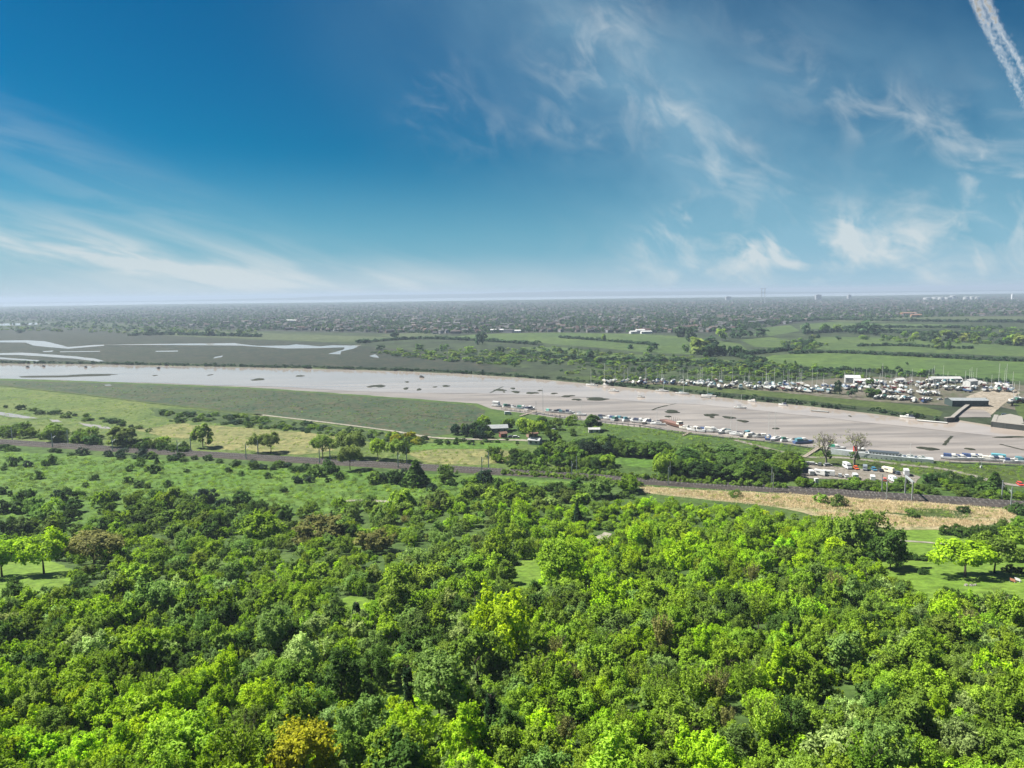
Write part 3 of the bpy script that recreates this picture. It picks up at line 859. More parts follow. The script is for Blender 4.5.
feature('dark_tree', 'haw', 5, 858, 557, 54, 44, 'mid green', 'broad dark green tree in front of the tan reeds', group='dark round trees')
feature('dark_tree', 'haw', 4, 890, 570, 34, 40, 'deep green', 'dark green tree at the left end of the right lawn', group='dark round trees')
feature('dark_tree', 'haw', 3, 838, 552, 34, 34, 'olive green', 'olive green tree left of the broad dark tree by the reeds', group='dark round trees')
feature('brown_tree', 'haw', 2, 322, 541, 46, 27, 'brownish', 'wide brown olive tree at the back of the wood below the meadow', group='brown leaved trees')
feature('brown_tree', 'haw', 1, 376, 552, 34, 22, 'brownish', 'low brown tree at the back of the wood, right of the wide one', group='brown leaved trees')
feature('thorn_tree', 'haw', 0, 262, 542, 38, 30, 'olive green', 'yellow olive tree left of the wide brown one at the back of the wood')
feature('ivy_column', 'column', 0, 409, 716, 11, 50, 'blackish green', 'dark ivy covered stem beside the grassy clearing', 'tree', 'ivy covered stems')
feature('ivy_column', 'column', 1, 491, 752, 12, 62, 'blackish green', 'tall dark ivy covered stem in the middle of the near wood', 'tree', 'ivy covered stems')
feature('ivy_column', 'column', 2, 357, 628, 9, 26, 'blackish green', 'short dark ivy covered stem by the upper clearing', 'tree', 'ivy covered stems')
# along the railway and beyond it
for px, py, w, h, c, fam, lab in [
    (203, 447.5, 16, 21, 'mid green', 'round', 'tall oval dark tree standing alone by the tan hay meadow'),
    (123, 446.5, 21, 18, 'dull olive', 'round', 'olive brown round tree on the far side of the railway'),
    (54, 442, 16, 14, 'mid green', 'round', 'small dark round tree beyond the railway near the left edge'),
    (258, 453, 14, 17, 'dull olive', 'park', 'thin olive tree, the left one of a pair by the railway'),
    (271, 453, 16, 18, 'dull olive', 'park', 'thin olive tree, the right one of a pair by the railway'),
    (323, 458, 20, 21, 'mid green', 'park', 'spreading light green tree on the railway side by the hay meadow'),
    (350, 459, 24, 25, 'dull olive', 'park', 'large olive tree beside the railway at the hay meadow'),
    (378, 460, 16, 19, 'olive green', 'park', 'slim yellowish tree by the railway left of the golden field'),
    (398, 462, 20, 20, 'mid green', 'park', 'green tree by the railway at the left end of the golden field'),
    (350, 470, 18, 22, 'dull olive', 'park', 'ragged olive tree on the near side of the railway'),
    (592, 430.5, 15, 14, 'deep green', 'round', 'small dark round tree on a stem near the moored boats'),
    (532, 442, 22, 21, 'olive green', 'park', 'yellowish tree among the sheds and caravans'),
    (606, 467, 12, 10, 'fresh green', 'round', 'small pale bush tree on the paddock'),
    (662, 477, 15, 20, 'olive green', 'round', 'olive yellow tree beside the railway cabinet'),
    (484, 429, 12, 12, 'olive green', 'round', 'yellow green tree left of the grey roofed shed'),
]:
    feature('field_tree', fam, int(px) % 4, px, py, w * 1.12, h * 1.12, c, lab, group='single trees by the railway and the fields')
feature('conical_bush', 'cone', 0, 416, 485, 23, 25, 'deep green', 'dark cone shaped bush on the bright meadow', 'bush', 'cone shaped bushes')
feature('conical_bush', 'cone', 1, 994, 492, 18, 20, 'deep green', 'dark pointed bush near the red car', 'bush', 'cone shaped bushes')
feature('conical_bush', 'cone', 2, 157, 464, 5, 7, 'deep green', 'tiny pointed bush on the left meadow', 'bush', 'cone shaped bushes')
feature('conical_bush', 'cone', 1, 577, 522, 9, 19, 'blackish green', 'slim dark pointed bush in the scrub left of the bright wood', 'bush', 'cone shaped bushes')

def branching(seed, h):
    """A bare tree: the trunk forks again and again into a rounded head of fine twigs."""
    rng = random.Random(seed); m = MB()

    def grow(p, d, L, r, depth):
        d2 = (d + Vector((rng.gauss(0, .1), rng.gauss(0, .1), .06))).normalized()
        q1 = p + d * L * .5; q2 = q1 + d2 * L * .5
        m.tube([p, q1, q2], r, r * .68, 7 if depth > 3 else 4)
        if depth == 0:
            return
        n = 3 if depth > 1 else 4
        a0 = rng.uniform(0, 6.28)
        for i in range(n):
            a = a0 + 6.28 * i / n + rng.uniform(-.5, .5); t = rng.uniform(.32, .72) if depth < 5 else rng.uniform(.3, .5)
            x = d2.orthogonal().normalized(); y = d2.cross(x)
            nd = (d2 * math.cos(t) + (x * math.cos(a) + y * math.sin(a)) * math.sin(t) + Vector((0, 0, .1))).normalized()
            s = rng.uniform(.25, 1.0) if i else 1.0
            grow(p + (q2 - p) * (.55 + .45 * s), nd, L * rng.uniform(.62, .84), r * .6, depth - 1)
    grow(Vector((0, 0, -.5)), Vector((rng.uniform(-.05, .05), 0, 1)).normalized(), h * .27, h * .03, 5)
    return m


# --- two tall half bare trees in front of the river
for px, py, hpx, lab, sd in ((826, 464, 40, 'half bare tree above parked cars, the left one of two', 5), (854, 465, 43, 'half bare tall tree in front of the long white ship', 6)):
    pos = ground(px, py, 0.0); h = px_height(pos, hpx)
    o = empty('bare_tree', pos, sd); thing(o, lab, 'tree', 'half bare tall trees', (px, py))
    branching(sd, h).build('trunk', M['pale_bark'], o)
    Q, V = crown_arrays(sd, h * 0.38, h * 0.55, h * 0.55, 30, 16, 0.36, 0.14, fill=(0.4, 1.0))
    c = bpy.data.objects.new('crown', quad_mesh('crown', Q, M['leaf'], V)); link(c, o); c.color = rgba((0.2, 0.22, 0.08))
    Q, V = crown_arrays(sd + 50, h * 0.12, h * 0.34, h * 0.2, 12, 30, 0.5, 0.35)
    c = bpy.data.objects.new('ivy', quad_mesh('ivy', Q, M['leaf'], V)); link(c, o); c.color = rgba(COLOURS['deep green'])

# ------------------------------------------------------------------ the wood
WOOD = [(-200, 900), (-200, 612), (0, 608), (62, 604), (80, 580), (70, 560), (110, 556), (200, 548), (260, 533), (330, 519), (480, 511), (540, 512), (600, 508), (645, 503), (700, 507), (780, 515), (835, 528), (884, 546), (894, 598), (960, 610), (1060, 613), (1250, 616), (1250, 900)]
HOLES = [[(366, 722), (374, 700), (388, 684), (410, 680), (414, 704), (398, 728), (376, 734)], [(326, 606), (352, 597), (382, 602), (374, 613), (344, 618)], [(503, 594), (514, 570), (532, 554), (556, 562), (548, 584), (528, 604)], [(580, 548), (600, 532), (620, 536), (610, 552)]]


def smooth_noise(x, y, k, ph):
    return math.sin(x * k + ph) * math.sin(y * k * 1.13 + ph * 2.1) + 0.5 * math.sin(x * k * 2.3 + y * k * 1.7 + ph)


cand = []
y = 52.0
while y < 292:
    st = 3.65 + (y - 52) * 0.0085
    half = 0.80 * y + 14
    x = -half
    while x < half:
        cx, cy = x + RNG.normal() * st * 0.3, y + RNG.normal() * st * 0.3
        x += st
        p = np.array((cx, cy, float(hill(cx, cy))))
        px, py = project(p)
        if px < -90 or px > 1114 or not inside((px, py), WOOD) or any(inside((px, py), h) for h in HOLES):
            continue
        if any((cx - a) ** 2 + (cy - b + r * 0.4) ** 2 < (r * 1.2) ** 2 for a, b, r in FEATURES):
            continue
        cand.append((p, px, py))
    y += st
cand.sort(key=lambda c: c[0][1])



def wood_colour(px, py, p):
    """Which foliage grows where: read off the photograph in broad patches."""
    n = smooth_noise(p[0], p[1], 0.09, 1.0) + RNG.normal() * 0.55
    if py > 690 and px < 330:
        pal = ['lime green', 'lime green', 'fresh green', 'fresh green', 'yellow green', 'mid green']
    elif px < 500 and py < 600:
        pal = ['mid green', 'deep green', 'grey green', 'olive green', 'fresh green', 'mid green', 'grey green', 'fresh green', 'dull olive', 'olive green']
    elif px < 480 and py <= 690:
        pal = ['mid green', 'fresh green', 'deep green', 'grey green', 'olive green', 'fresh green', 'mid green', 'silvery green', 'deep green']
    elif 560 < px < 860 and py < 590:
        pal = ['lime green', 'lime green', 'fresh green', 'lime green', 'fresh green', 'yellow green', 'mid green']
    elif 520 < px < 760 and py > 640:
        pal = ['olive green', 'fresh green', 'lime green', 'olive green', 'grey green', 'fresh green']
    else:
        pal = ['fresh green', 'mid green', 'lime green', 'fresh green', 'olive green', 'mid green', 'grey green', 'silvery green', 'deep green']
    k = int(np.clip((n * 0.28 + 0.5) * len(pal), 0, len(pal) - 1)) if RNG.uniform() < 0.5 else int(RNG.integers(len(pal)))
    return pal[k]


count = {'broadleaf_tree': 8, 'hawthorn_tree': 0, 'half_bare_tree': 0, 'young_tree': 0}
far_wood = Mass(); under = Mass()
for p, px, py in cand:
    c = wood_colour(px, py, p)
    loose = px < 490 and py < 600
    if loose and RNG.uniform() < 0.3:
        continue
    twig_zone = (530 < px < 760 and 650 < py < 760)
    u = RNG.uniform()
    fresh = c in ('lime green', 'fresh green', 'yellow green')
    if (twig_zone and u < 0.5) or u < 0.04:
        kind, fam = 'half_bare_tree', 'twig'
        c = 'olive green' if RNG.uniform() < 0.85 else 'brownish'
    elif fresh and u < 0.82 or u < 0.36:
        kind, fam = 'broadleaf_tree', ('near' if p[1] < 140 else 'mid')
    else:
        kind, fam = 'hawthorn_tree', 'haw'
    pr = P[fam][int(RNG.integers(len(P[fam])))]
    s = float(np.clip(RNG.lognormal(-0.32, 0.27), 0.44, 1.3))
    sc = (s, s, s * RNG.uniform(0.88, 1.15))
    if loose:
        sc = (sc[0], sc[1], sc[2] * 0.85)
    if p[1] > 245 and px > 540:
        sc = (sc[0] * 0.9, sc[1] * 0.9, sc[2] * 0.7)
    if kind != 'half_bare_tree' and s < 0.72:
        kind = 'young_tree'
    if count[kind] < 300 and -40 < px < 1064 and py < 860:
        count[kind] += 1
        size = 'tall' if s > 0.95 else 'small' if s < 0.76 else ''
        word = {'broadleaf_tree': 'bushy tree', 'hawthorn_tree': 'thorn tree', 'half_bare_tree': 'twiggy tree', 'young_tree': 'bushy tree' if fresh else 'thorn tree'}[kind]
        lab = ' '.join(w for w in (size, c, word) if w) + ' in ' + zone(px, py)
        plant(kind, pr, p, sc, tint(c), lab, 'tree', {'broadleaf_tree': 'trees of the wood', 'hawthorn_tree': 'thorn trees of the wood', 'half_bare_tree': 'half bare trees of the wood', 'young_tree': 'young trees of the wood'}[kind], at=(px, py), sink=0.15)
    else:
        far_wood.add(pr, p, sc, tint(c), thin=0.7)
    if RNG.uniform() < 0.75:
        q = P['bush'][int(RNG.integers(6))]
        dx, dy = RNG.normal(size=2) * 2.4
        x2, y2 = p[0] + dx, p[1] + dy
        under.add(q, (x2, y2, float(hill(x2, y2)) - 0.3), RNG.uniform(0.5, 1.05), tint(('lime green', 'mid green', 'fresh green')[int(RNG.integers(3))]), thin=0.6)
print('wood', len(cand), count)
far_wood.build('woodland', 'rest of the green wood between its larger trees', 'wood')
under.build('undergrowth', 'low leafy undergrowth below the trees of the wood', 'undergrowth')
# ------------------------------------------------------------------ scrub, hedges and far trees
def sample_px(poly, n, mind=0.0):
    xs_ = [p[0] for p in poly]; ys_ = [p[1] for p in poly]; out = []
    for _ in range(n * 40):
        if len(out) >= n:
            break
        px, py = RNG.uniform(min(xs_), max(xs_)), RNG.uniform(min(ys_), max(ys_))
        if inside((px, py), poly) and all(abs(px - a) > mind or abs(py - b) > mind * 0.45 for a, b in out):
            out.append((px, py))
    return sorted(out, key=lambda p: p[1])


def bushes(kind, fams, poly, n, wpx, ratio, pal, what, group, mind=3.0, cat='bush', pts=None, parts=True):
    for px, py in (pts or sample_px(poly, n, mind)):
        pos = ground(px, py)
        fam = fams[int(RNG.integers(len(fams)))]; pr = P[fam][int(RNG.integers(len(P[fam])))]
        w = RNG.uniform(*wpx); h = w * RNG.uniform(*ratio)
        ext = pr.Q.reshape(-1, 3); w0 = np.percentile(np.abs(ext[:, :2]), 98) * 1.9; h0 = np.percentile(ext[:, 2], 99)
        c = pal[int(RNG.integers(len(pal)))]
        size = 'large' if w > wpx[0] + (wpx[1] - wpx[0]) * 0.68 else 'small' if w < wpx[0] + (wpx[1] - wpx[0]) * 0.3 else ''
        lab = ' '.join(x for x in (size, c, what) if x)
        plant(kind, pr, pos, (px_height(pos, w) / w0, px_height(pos, w) / w0, px_height(pos, h) / h0), tuple(v * (f if kind != 'scrub_bush' else 0.92) for v, f in zip(tint(c), MIDTONE)), lab, cat, group, parts=parts, at=(px, py), sink=0.1)


MIDTONE = (0.7, 0.75, 0.9)
DK = ['deep green', 'mid green', 'deep green', 'blue green']
MIXED = ['mid green', 'deep green', 'fresh green', 'olive green', 'mid green']
# belt of dark scrub across the meadow, left half
bushes('scrub_bush', ['bush', 'haw', 'haw'], [(-10, 506), (60, 502), (100, 500), (150, 498), (230, 505), (262, 510), (330, 508), (345, 516), (260, 531), (200, 544), (100, 546), (0, 532)], 92, (11, 23), (0.62, 0.92), ['deep green', 'mid green', 'grey green', 'mid green', 'deep green', 'mid green', 'fresh green'], 'bush in the dark scrub belt below the meadow', 'bushes of the scrub belt', 6)
bushes('scrub_bush', ['bush', 'haw'], [(330, 508), (480, 496), (560, 490), (600, 488), (640, 492), (600, 504), (480, 514), (340, 524)], 36, (13, 24), (0.55, 0.85), MIXED + ['grey green', 'dull olive'], 'bush at the back edge of the wood', 'bushes of the scrub belt', 6)
# single bushes on the meadow
bushes('meadow_bush', ['bush'], None, 0, (6, 11), (0.6, 0.9), DK, 'bush dotted on the bright meadow', 'bushes dotted on the meadow', pts=[
    (12, 466), (28, 467), (45, 466), (52, 464), (20, 461), (5, 470), (140, 466), (148, 471), (155, 473), (130, 471), (160, 470), (127, 483), (140, 487), (148, 488), (82, 496), (57, 497), (66, 494), (100, 497), (109, 498), (116, 499), (10, 496), (3, 494), (86, 487),
    (187, 472), (241, 475), (284, 492), (297, 483), (305, 480), (310, 482), (338, 479), (328, 482), (404, 487), (405, 476), (432, 491), (452, 485), (465, 485), (228, 472), (268, 478), (168, 487), (95, 480), (37, 479), (178, 505), (236, 512)])
bushes('meadow_bush', ['haw', 'bush'], None, 0, (13, 18), (0.7, 0.95), DK, 'bush dotted on the bright meadow', 'bushes dotted on the meadow', pts=[(243, 505), (222, 509), (316, 476), (330, 473), (384, 482), (396, 483), (375, 483), (446, 483), (446, 476), (485, 484), (500, 490), (484, 496), (158, 500), (206, 502)])
# along the railway
bushes('lineside_bush', ['bush', 'haw'], [(0, 448), (180, 457), (260, 465), (330, 470), (330, 474), (240, 468), (170, 461), (0, 453)], 34, (6, 12), (0.45, 0.7), DK, 'bush on the near railway side', 'bushes along the railway', 4)
bushes('lineside_bush', ['bush', 'haw'], [(470, 478), (560, 487), (620, 494), (645, 497), (600, 503), (520, 496), (470, 486)], 22, (7, 12), (0.5, 0.75), MIXED, 'lineside bush by the bright wood', 'bushes along the railway', 5)
bushes('lineside_bush', ['bush', 'haw'], [(0, 427), (60, 431), (110, 436), (150, 443), (190, 449), (180, 455), (130, 448), (60, 444), (0, 440)], 30, (9, 16), (0.5, 0.8), MIXED, 'bush between the ponds and the railway', 'bushes along the railway', 5)
bushes('lineside_bush', ['bush', 'haw'], [(-5, 404), (40, 411), (110, 419), (150, 430), (160, 436), (110, 424), (40, 414.5), (-5, 408)], 22, (5, 10), (0.4, 0.6), DK, 'bush round the three ponds', 'bushes along the railway', 4)
bushes('lineside_bush', ['bush', 'haw'], [(800, 482), (905, 486), (960, 491), (1024, 497), (1024, 501), (960, 498), (900, 493), (800, 488)], 44, (8, 15), (0.4, 0.65), ['fresh green', 'mid green', 'mid green'], 'bush between car park and railway', 'bushes along the railway', 4)
bushes('lineside_bush', ['bush'], None, 0, (11, 16), (0.6, 0.8), MIXED, 'bush standing in the tan reeds', 'bushes in the reeds', pts=[(911, 517), (964, 513), (1020, 514), (1012, 512), (838, 506), (822, 503), (735, 497)])
# embankment and salt marsh scrub
bushes('embankment_bush', ['bush'], [(160, 412), (255, 418), (330, 426), (400, 436), (440, 442), (430, 447), (340, 437), (255, 428), (170, 422)], 110, (4, 10), (0.3, 0.55), DK + ['olive green'], 'low bush on the flood bank', 'low bushes on the flood bank', 3)
bushes('embankment_bush', ['bush'], [(400, 441), (520, 440), (520, 444), (400, 447)], 26, (3, 6), (0.5, 0.8), DK, 'low bush below the pale bank path', 'low bushes on the flood bank', 3)
bushes('gorse_bush', ['bush'], [(385, 434), (412, 434), (420, 444), (392, 445)], 9, (8, 12), (0.5, 0.7), ['ochre', 'olive green'], 'bush beside the bend of the pale bank path', 'yellow bushes on the flood bank', 3)
# thicket round the sheds and caravans
bushes('thicket_bush', ['bush', 'haw'], [(455, 432), (485, 430), (492, 437), (478, 440), (455, 438)], 12, (9, 14), (0.7, 1.0), DK, 'bush beside the grey roofed shed', 'bushes round the moorings', 4)
bushes('thicket_bush', ['haw', 'bush'], [(500, 422), (540, 420), (575, 424), (580, 440), (560, 447), (535, 436), (505, 432)], 17, (8, 13), (0.7, 0.95), MIXED, 'bush among the sheds and caravans', 'bushes round the moorings', 5)
bushes('thicket_bush', ['haw', 'bush'], [(485, 458), (560, 452), (612, 462), (620, 472), (560, 469), (500, 466)], 44, (8, 15), (0.6, 0.9), MIXED, 'bush between railway and paddock', 'bushes round the moorings', 5)
bushes('thicket_tree', ['round', 'haw'], [(575, 450), (600, 449), (640, 450), (662, 453), (660, 458), (600, 456), (574, 457)], 26, (12, 20), (0.65, 0.85), DK, 'round bush tree behind the paddock', 'round trees by the creek side', 6)
bushes('thicket_tree', ['round', 'haw'], [(655, 456), (700, 456), (755, 463), (772, 474), (770, 483), (720, 481), (665, 476)], 50, (14, 25), (0.6, 0.8), ['mid green', 'fresh green', 'mid green', 'deep green', 'grey green'], 'round tree before the moored boats', 'round trees by the creek side', 7)
bushes('thicket_tree', ['round', 'haw'], [(764, 460), (780, 462), (798, 468), (798, 481), (764, 483)], 13, (13, 21), (0.7, 0.9), ['mid green', 'fresh green', 'deep green'], 'round tree left of the car park', 'round trees by the creek side', 6)
bushes('thicket_tree', ['haw', 'bush'], [(926, 478), (960, 480), (985, 486), (990, 492), (930, 487)], 20, (9, 15), (0.5, 0.75), ['mid green', 'fresh green', 'deep green'], 'bush right of the car park', 'round trees by the creek side', 5)
bushes('thicket_tree', ['round'], [(560, 455), (580, 450), (590, 452), (575, 460)], 5, (14, 20), (0.7, 0.9), ['fresh green', 'mid green'], 'round tree left of the paddock', 'round trees by the creek side', 6)
# right hand gardens
bushes('garden_bush', ['haw'], None, 0, (16, 24), (0.6, 0.8), ['fresh green', 'mid green', 'deep green'], 'bush beside the right lawn', 'bushes round the right lawn', pts=[(1004, 534), (1020, 535), (1016, 562), (990, 608), (1010, 611), (948, 608)])
bushes('garden_bush', ['bush'], None, 0, (5, 7), (0.8, 1.1), ['deep green'], 'clipped small bush on the right lawn', 'bushes round the right lawn', pts=[(921, 574.5), (927, 574.5)])
# green clump edge at the left lawn
bushes('garden_bush', ['haw', 'bush'], None, 0, (18, 30), (0.6, 0.9), ['fresh green', 'mid green', 'deep green'], 'bush behind the left lawn', 'bushes round the left lawn', pts=[(20, 560), (30, 556), (62, 560), (76, 556), (118, 562), (10, 556), (70, 598), (50, 606)])

HEDGE_N = 0


def hedge(px, wm, hm, colour, label, fam='bush', group='hedges', gap=0.7, far=False):
    W = [ground(x, y, 0.0 if y < 480 else None)[:2] for x, y in px]
    L = smooth_line(W, 5); ms = Mass(); d = 0.0
    seg = [np.linalg.norm(L[i + 1] - L[i]) for i in range(len(L) - 1)]
    tot = sum(seg); t = 0.0
    while t < tot:
        k = t; i = 0
        while i < len(seg) - 1 and k > seg[i]:
            k -= seg[i]; i += 1
        p = L[i] + (L[i + 1] - L[i]) * (k / max(seg[i], 1e-6))
        q = P[fam][int(RNG.integers(len(P[fam])))]
        ext = q.Q.reshape(-1, 3)
        w0 = np.percentile(np.abs(ext[:, :2]), 98) * 1.9; h0 = np.percentile(ext[:, 2], 99)
        s1 = wm * RNG.uniform(0.75, 1.3) / w0; s2 = hm * RNG.uniform(0.65, 1.25) / h0
        pp = p + RNG.normal(size=2) * wm * 0.12
        ms.add(q, (pp[0], pp[1], float(hill(pp[0], pp[1])) - 0.1), (s1, s1, s2), tint(colour, 0.14))
        t += wm * gap * RNG.uniform(0.6, 1.3)
    mid = px[len(px) // 2]
    return ms.build('hedge', label, 'hedge', stuff=False, group=group, at=mid)


hedge([(942, 535), (960, 536), (985, 538.5), (1005, 541), (1024, 543)], 5.0, 5.0, 'deep green', 'thick dark hedge above the right lawn', 'haw')
hedge([(880, 560), (905, 560), (930, 561), (945, 562)], 2.6, 2.2, 'deep green', 'low dark hedge across the middle of the right lawn', 'bush')
hedge([(1004, 572), (1030, 574), (1060, 577)], 2.4, 2.0, 'deep green', 'low dark hedge at the right edge of the right lawn', 'bush')
hedge([(640, 486), (580, 479), (540, 476), (500, 474)], 3.5, 2.2, 'mid green', 'hedge along the railway below the golden field', 'bush')
hedge([(515, 470), (560, 473), (600, 475), (650, 480), (690, 483), (740, 486), (790, 489)], 4.0, 3.0, 'mid green', 'long hedge along the far side of the railway', 'bush')
hedge([(130, 448.5), (150, 449.5), (180, 452), (190, 453)], 5, 4, 'deep green', 'dark clipped hedge beside the railway left of the oval tree', 'bush')
# far side of the river
FH = [
    ([(705, 356.5), (722, 356), (745, 357)], 9, 13, 'blackish green', 'dark block of conifers on the green fields beyond the river'),
    ([(520, 354), (560, 358), (600, 362), (640, 361), (700, 364), (760, 369)], 11, 6, 'blue green', 'long rough hedge across the fields beyond the masts'),
    ([(790, 354), (830, 353), (880, 355), (930, 357.5), (980, 360), (1060, 363)], 8, 5, 'blue green', 'dark hedge along the top of the brightest field'),
    ([(805, 334), (850, 331.5), (890, 333), (940, 335), (1000, 337), (1060, 338)], 11, 8, 'blue green', 'dark tree hedge across the middle fields far right'),
    ([(770, 323), (830, 320), (900, 321.5), (960, 322), (1060, 323)], 14, 8, 'blue green', 'upper dark hedge below the distant town far right'),
    ([(840, 330), (870, 328), (940, 328), (1000, 328.5)], 12, 7, 'blue green', 'second dark hedge below the distant town far right'),
    ([(764, 362), (740, 356), (790, 350), (812, 342)], 9, 6, 'blue green', 'curving dark hedge left of the bright far fields'),
    ([(860, 346.5), (900, 346), (940, 348), (975, 349)], 8, 5, 'blue green', 'short dark hedge in the middle of the far fields'),
    ([(850, 371), (900, 374), (950, 379), (1010, 384)], 5, 4, 'blue green', 'dark hedge between the boatyard and the bright field'),
    ([(764, 371), (800, 373), (850, 371)], 7, 5, 'blue green', 'shrubby hedge behind the boatyard masts'),
    ([(130, 336), (170, 335), (215, 336), (260, 337)], 12, 8, 'blue green', 'line of dark trees on the far left fields'),
    ([(360, 343), (420, 339), (480, 341), (540, 345)], 12, 6, 'blue green', 'long dark hedge left of the far fields'),
    ([(1000, 345), (1030, 346), (1080, 347)], 12, 8, 'blue green', 'clump of dark trees at the right edge of the far fields'),
    ([(560, 338), (590, 340), (640, 344), (655, 346)], 9, 5, 'blue green', 'hedge crossing the large far field'),
]
for px, w, h, c, lab in FH:
    hedge(px, w, h, c, lab, 'far', 'far hedges', gap=0.55)

# trees one can tell apart beyond the river
FT = [(700, 354, 20, 16), (712, 348, 12, 12), (690, 342, 12, 14), (722, 341, 14, 13), (680, 337, 13, 11), (740, 338, 20, 10), (760, 337, 14, 9), (806, 334, 9, 11), (862, 334, 14, 13), (875, 335, 12, 12), (852, 334, 10, 9), (838, 333, 12, 9), (825, 333, 10, 9), (930, 341, 16, 10), (948, 341, 15, 11), (965, 342, 12, 9), (975, 341, 10, 8), (938, 349, 9, 12), (948, 350, 6, 9), (1010, 345, 12, 11), (1020, 346, 14, 12), (905, 337, 8, 6), (915, 338, 7, 6), (920, 338.5, 6, 5),
      (590, 361, 10, 11), (573, 358, 9, 9), (544, 361, 7, 6), (515, 367, 9, 7), (604, 341, 5, 7), (650, 352, 8, 6), (655, 350, 7, 7), (685, 352, 7, 8), (630, 349, 6, 5), (560, 353, 8, 5), (580, 364, 9, 5), (630, 365, 12, 6), (610, 365, 8, 5), (640, 371, 7, 5), (745, 369, 7, 5), (765, 372, 8, 5),
      (814, 372, 8, 6), (785, 365, 3, 5), (795, 365.5, 3, 5), (907, 365, 4, 3), (870, 385, 8, 6), (885, 372, 8, 6), (899, 373, 7, 7), (922, 376, 10, 7), (930, 377, 8, 8), (878, 374, 6, 6), (837, 394, 9, 14), (852, 397, 10, 9), (872, 397, 14, 9), (754, 388, 4, 5),
      (210, 336, 8, 9), (180, 335, 10, 6), (240, 336, 7, 7), (152, 334, 12, 7), (480, 345, 10, 12), (484, 340, 8, 9), (395, 338, 8, 6), (500, 352, 10, 6), (470, 352, 9, 6), (445, 350, 10, 6), (420, 349, 9, 5), (455, 358, 9, 6), (430, 356, 8, 5), (480, 365, 7, 4), (20, 333, 8, 4), (60, 332, 6, 3), (380, 350, 9, 5), (400, 352, 9, 4)]
for i, (px, py, w, h) in enumerate(FT):
    pos = ground(px, py, 0.0); pr = P['far'][i % 8]
    c = ('blue green', 'dull olive', 'deep green', 'blue green', 'mid green')[int(RNG.integers(5))]
    ext = pr.Q.reshape(-1, 3); w0 = np.percentile(np.abs(ext[:, :2]), 98) * 1.9; h0 = np.percentile(ext[:, 2], 99)
    reg = 'beside the boatyard' if py > 364 and px > 740 else 'on the far fields, right' if px > 780 else 'on the far fields, centre' if px > 540 else 'on the far marsh, left'
    plant('far_tree', pr, pos, (px_height(pos, w) / w0, px_height(pos, w) / w0, px_height(pos, h) / h0), tint(c), f'{"large" if w > 11 else "small" if w < 7 else "mid sized"} {c} tree {reg}', 'tree', 'far trees beyond the river', at=(px, py))
# growth nobody could count: rough scrub on the far bank, trees of the town
scrub = Mass()
for poly, n, w, h in (([(480, 352), (540, 346), (620, 354), (700, 358), (770, 366), (790, 372), (740, 376), (660, 374), (560, 366), (500, 362)], 420, (4, 10), (2, 5)), ([(370, 352), (470, 350), (520, 356), (520, 366), (450, 362), (390, 356)], 240, (5, 10), (2, 4.5)),
                      ([(600, 378), (760, 378), (850, 374), (960, 378), (960, 380), (850, 378), (770, 381), (600, 381)], 130, (3, 6), (2, 4)), ([(560, 368), (660, 374), (650, 380), (560, 376)], 60, (3, 6), (1.5, 3.5)),
                      ([(740, 360), (800, 366), (850, 371), (850, 376), (770, 378), (730, 372)], 150, (4, 8), (2, 5)), ([(-30, 327), (130, 327), (200, 331), (260, 330), (260, 333), (120, 334), (-30, 330)], 130, (8, 14), (4, 8)),
                      ([(800, 337), (1040, 340), (1040, 346), (960, 344), (800, 339)], 70, (6, 12), (4, 8)), ([(960, 328), (1040, 330), (1040, 340), (960, 336)], 70, (8, 14), (4, 8)), ([(780, 345), (800, 340), (830, 346), (800, 352)], 40, (6, 12), (4, 8))):
    for px, py in sample_px(poly, n, 0.0):
        pos = ground(px, py, 0.0); pr = P['far'][int(RNG.integers(8))]; s = RNG.uniform(*w) / 9.0
        scrub.add(pr, pos, (s, s, RNG.uniform(*h) / 9.5), tint(('blue green', 'deep green', 'dull olive', 'mid green')[int(RNG.integers(4))]), thin=0.8)
# dark fringe along the far water's edge
for x in np.linspace(-880, 560, 620):
    if RNG.uniform() < 0.8:
        y = float(far_bank(x)) + RNG.uniform(2.2, 5)
        px, py = project((x, y, 0))
        if 940 < px < 1000:
            continue
        s = RNG.uniform(0.28, 0.6)
        scrub.add(P['far'][int(RNG.integers(8))], (x, y, -0.3), (s, s, s * RNG.uniform(0.4, 0.75)), tint(('blackish green', 'blue green', 'blackish green')[int(RNG.integers(3))]), thin=0.7)
scrub.build('scrub', 'rough scrub on the fields beyond the river', 'scrub')

# tan reeds: upright blades in tufts
rq = []
for poly, n in (([(640, 487), (700, 491), (830, 497), (960, 506), (1016, 511), (1012, 521), (960, 527), (905, 527), (845, 520), (790, 508), (700, 498), (650, 492)], 8000),):
    for px, py in sample_px(poly, n, 0.0):
        py += RNG.normal() * 0.9
        if inside((px, py), [(905, 509), (940, 509), (975, 514), (965, 518), (915, 515)]) and RNG.uniform() < 0.93:
            continue
        if abs(py - (512 + (px - 840) * 0.05)) < 1.4 and RNG.uniform() < 0.9:
            continue
        rq.append(ground(px, py))
rq = np.array(rq)
rng = np.random.default_rng(3); k = 7
C = np.repeat(rq, k, 0) + rng.normal(size=(len(rq) * k, 3)) * np.array((0.55, 0.55, 0)); n = len(C)
hgt = rng.uniform(0.4, 0.85, n); az = rng.uniform(0, 6.28, n); w = rng.uniform(0.035, 0.08, n)
dx, dy = np.cos(az) * w, np.sin(az) * w; lean = rng.normal(size=(n, 2)) * 0.25
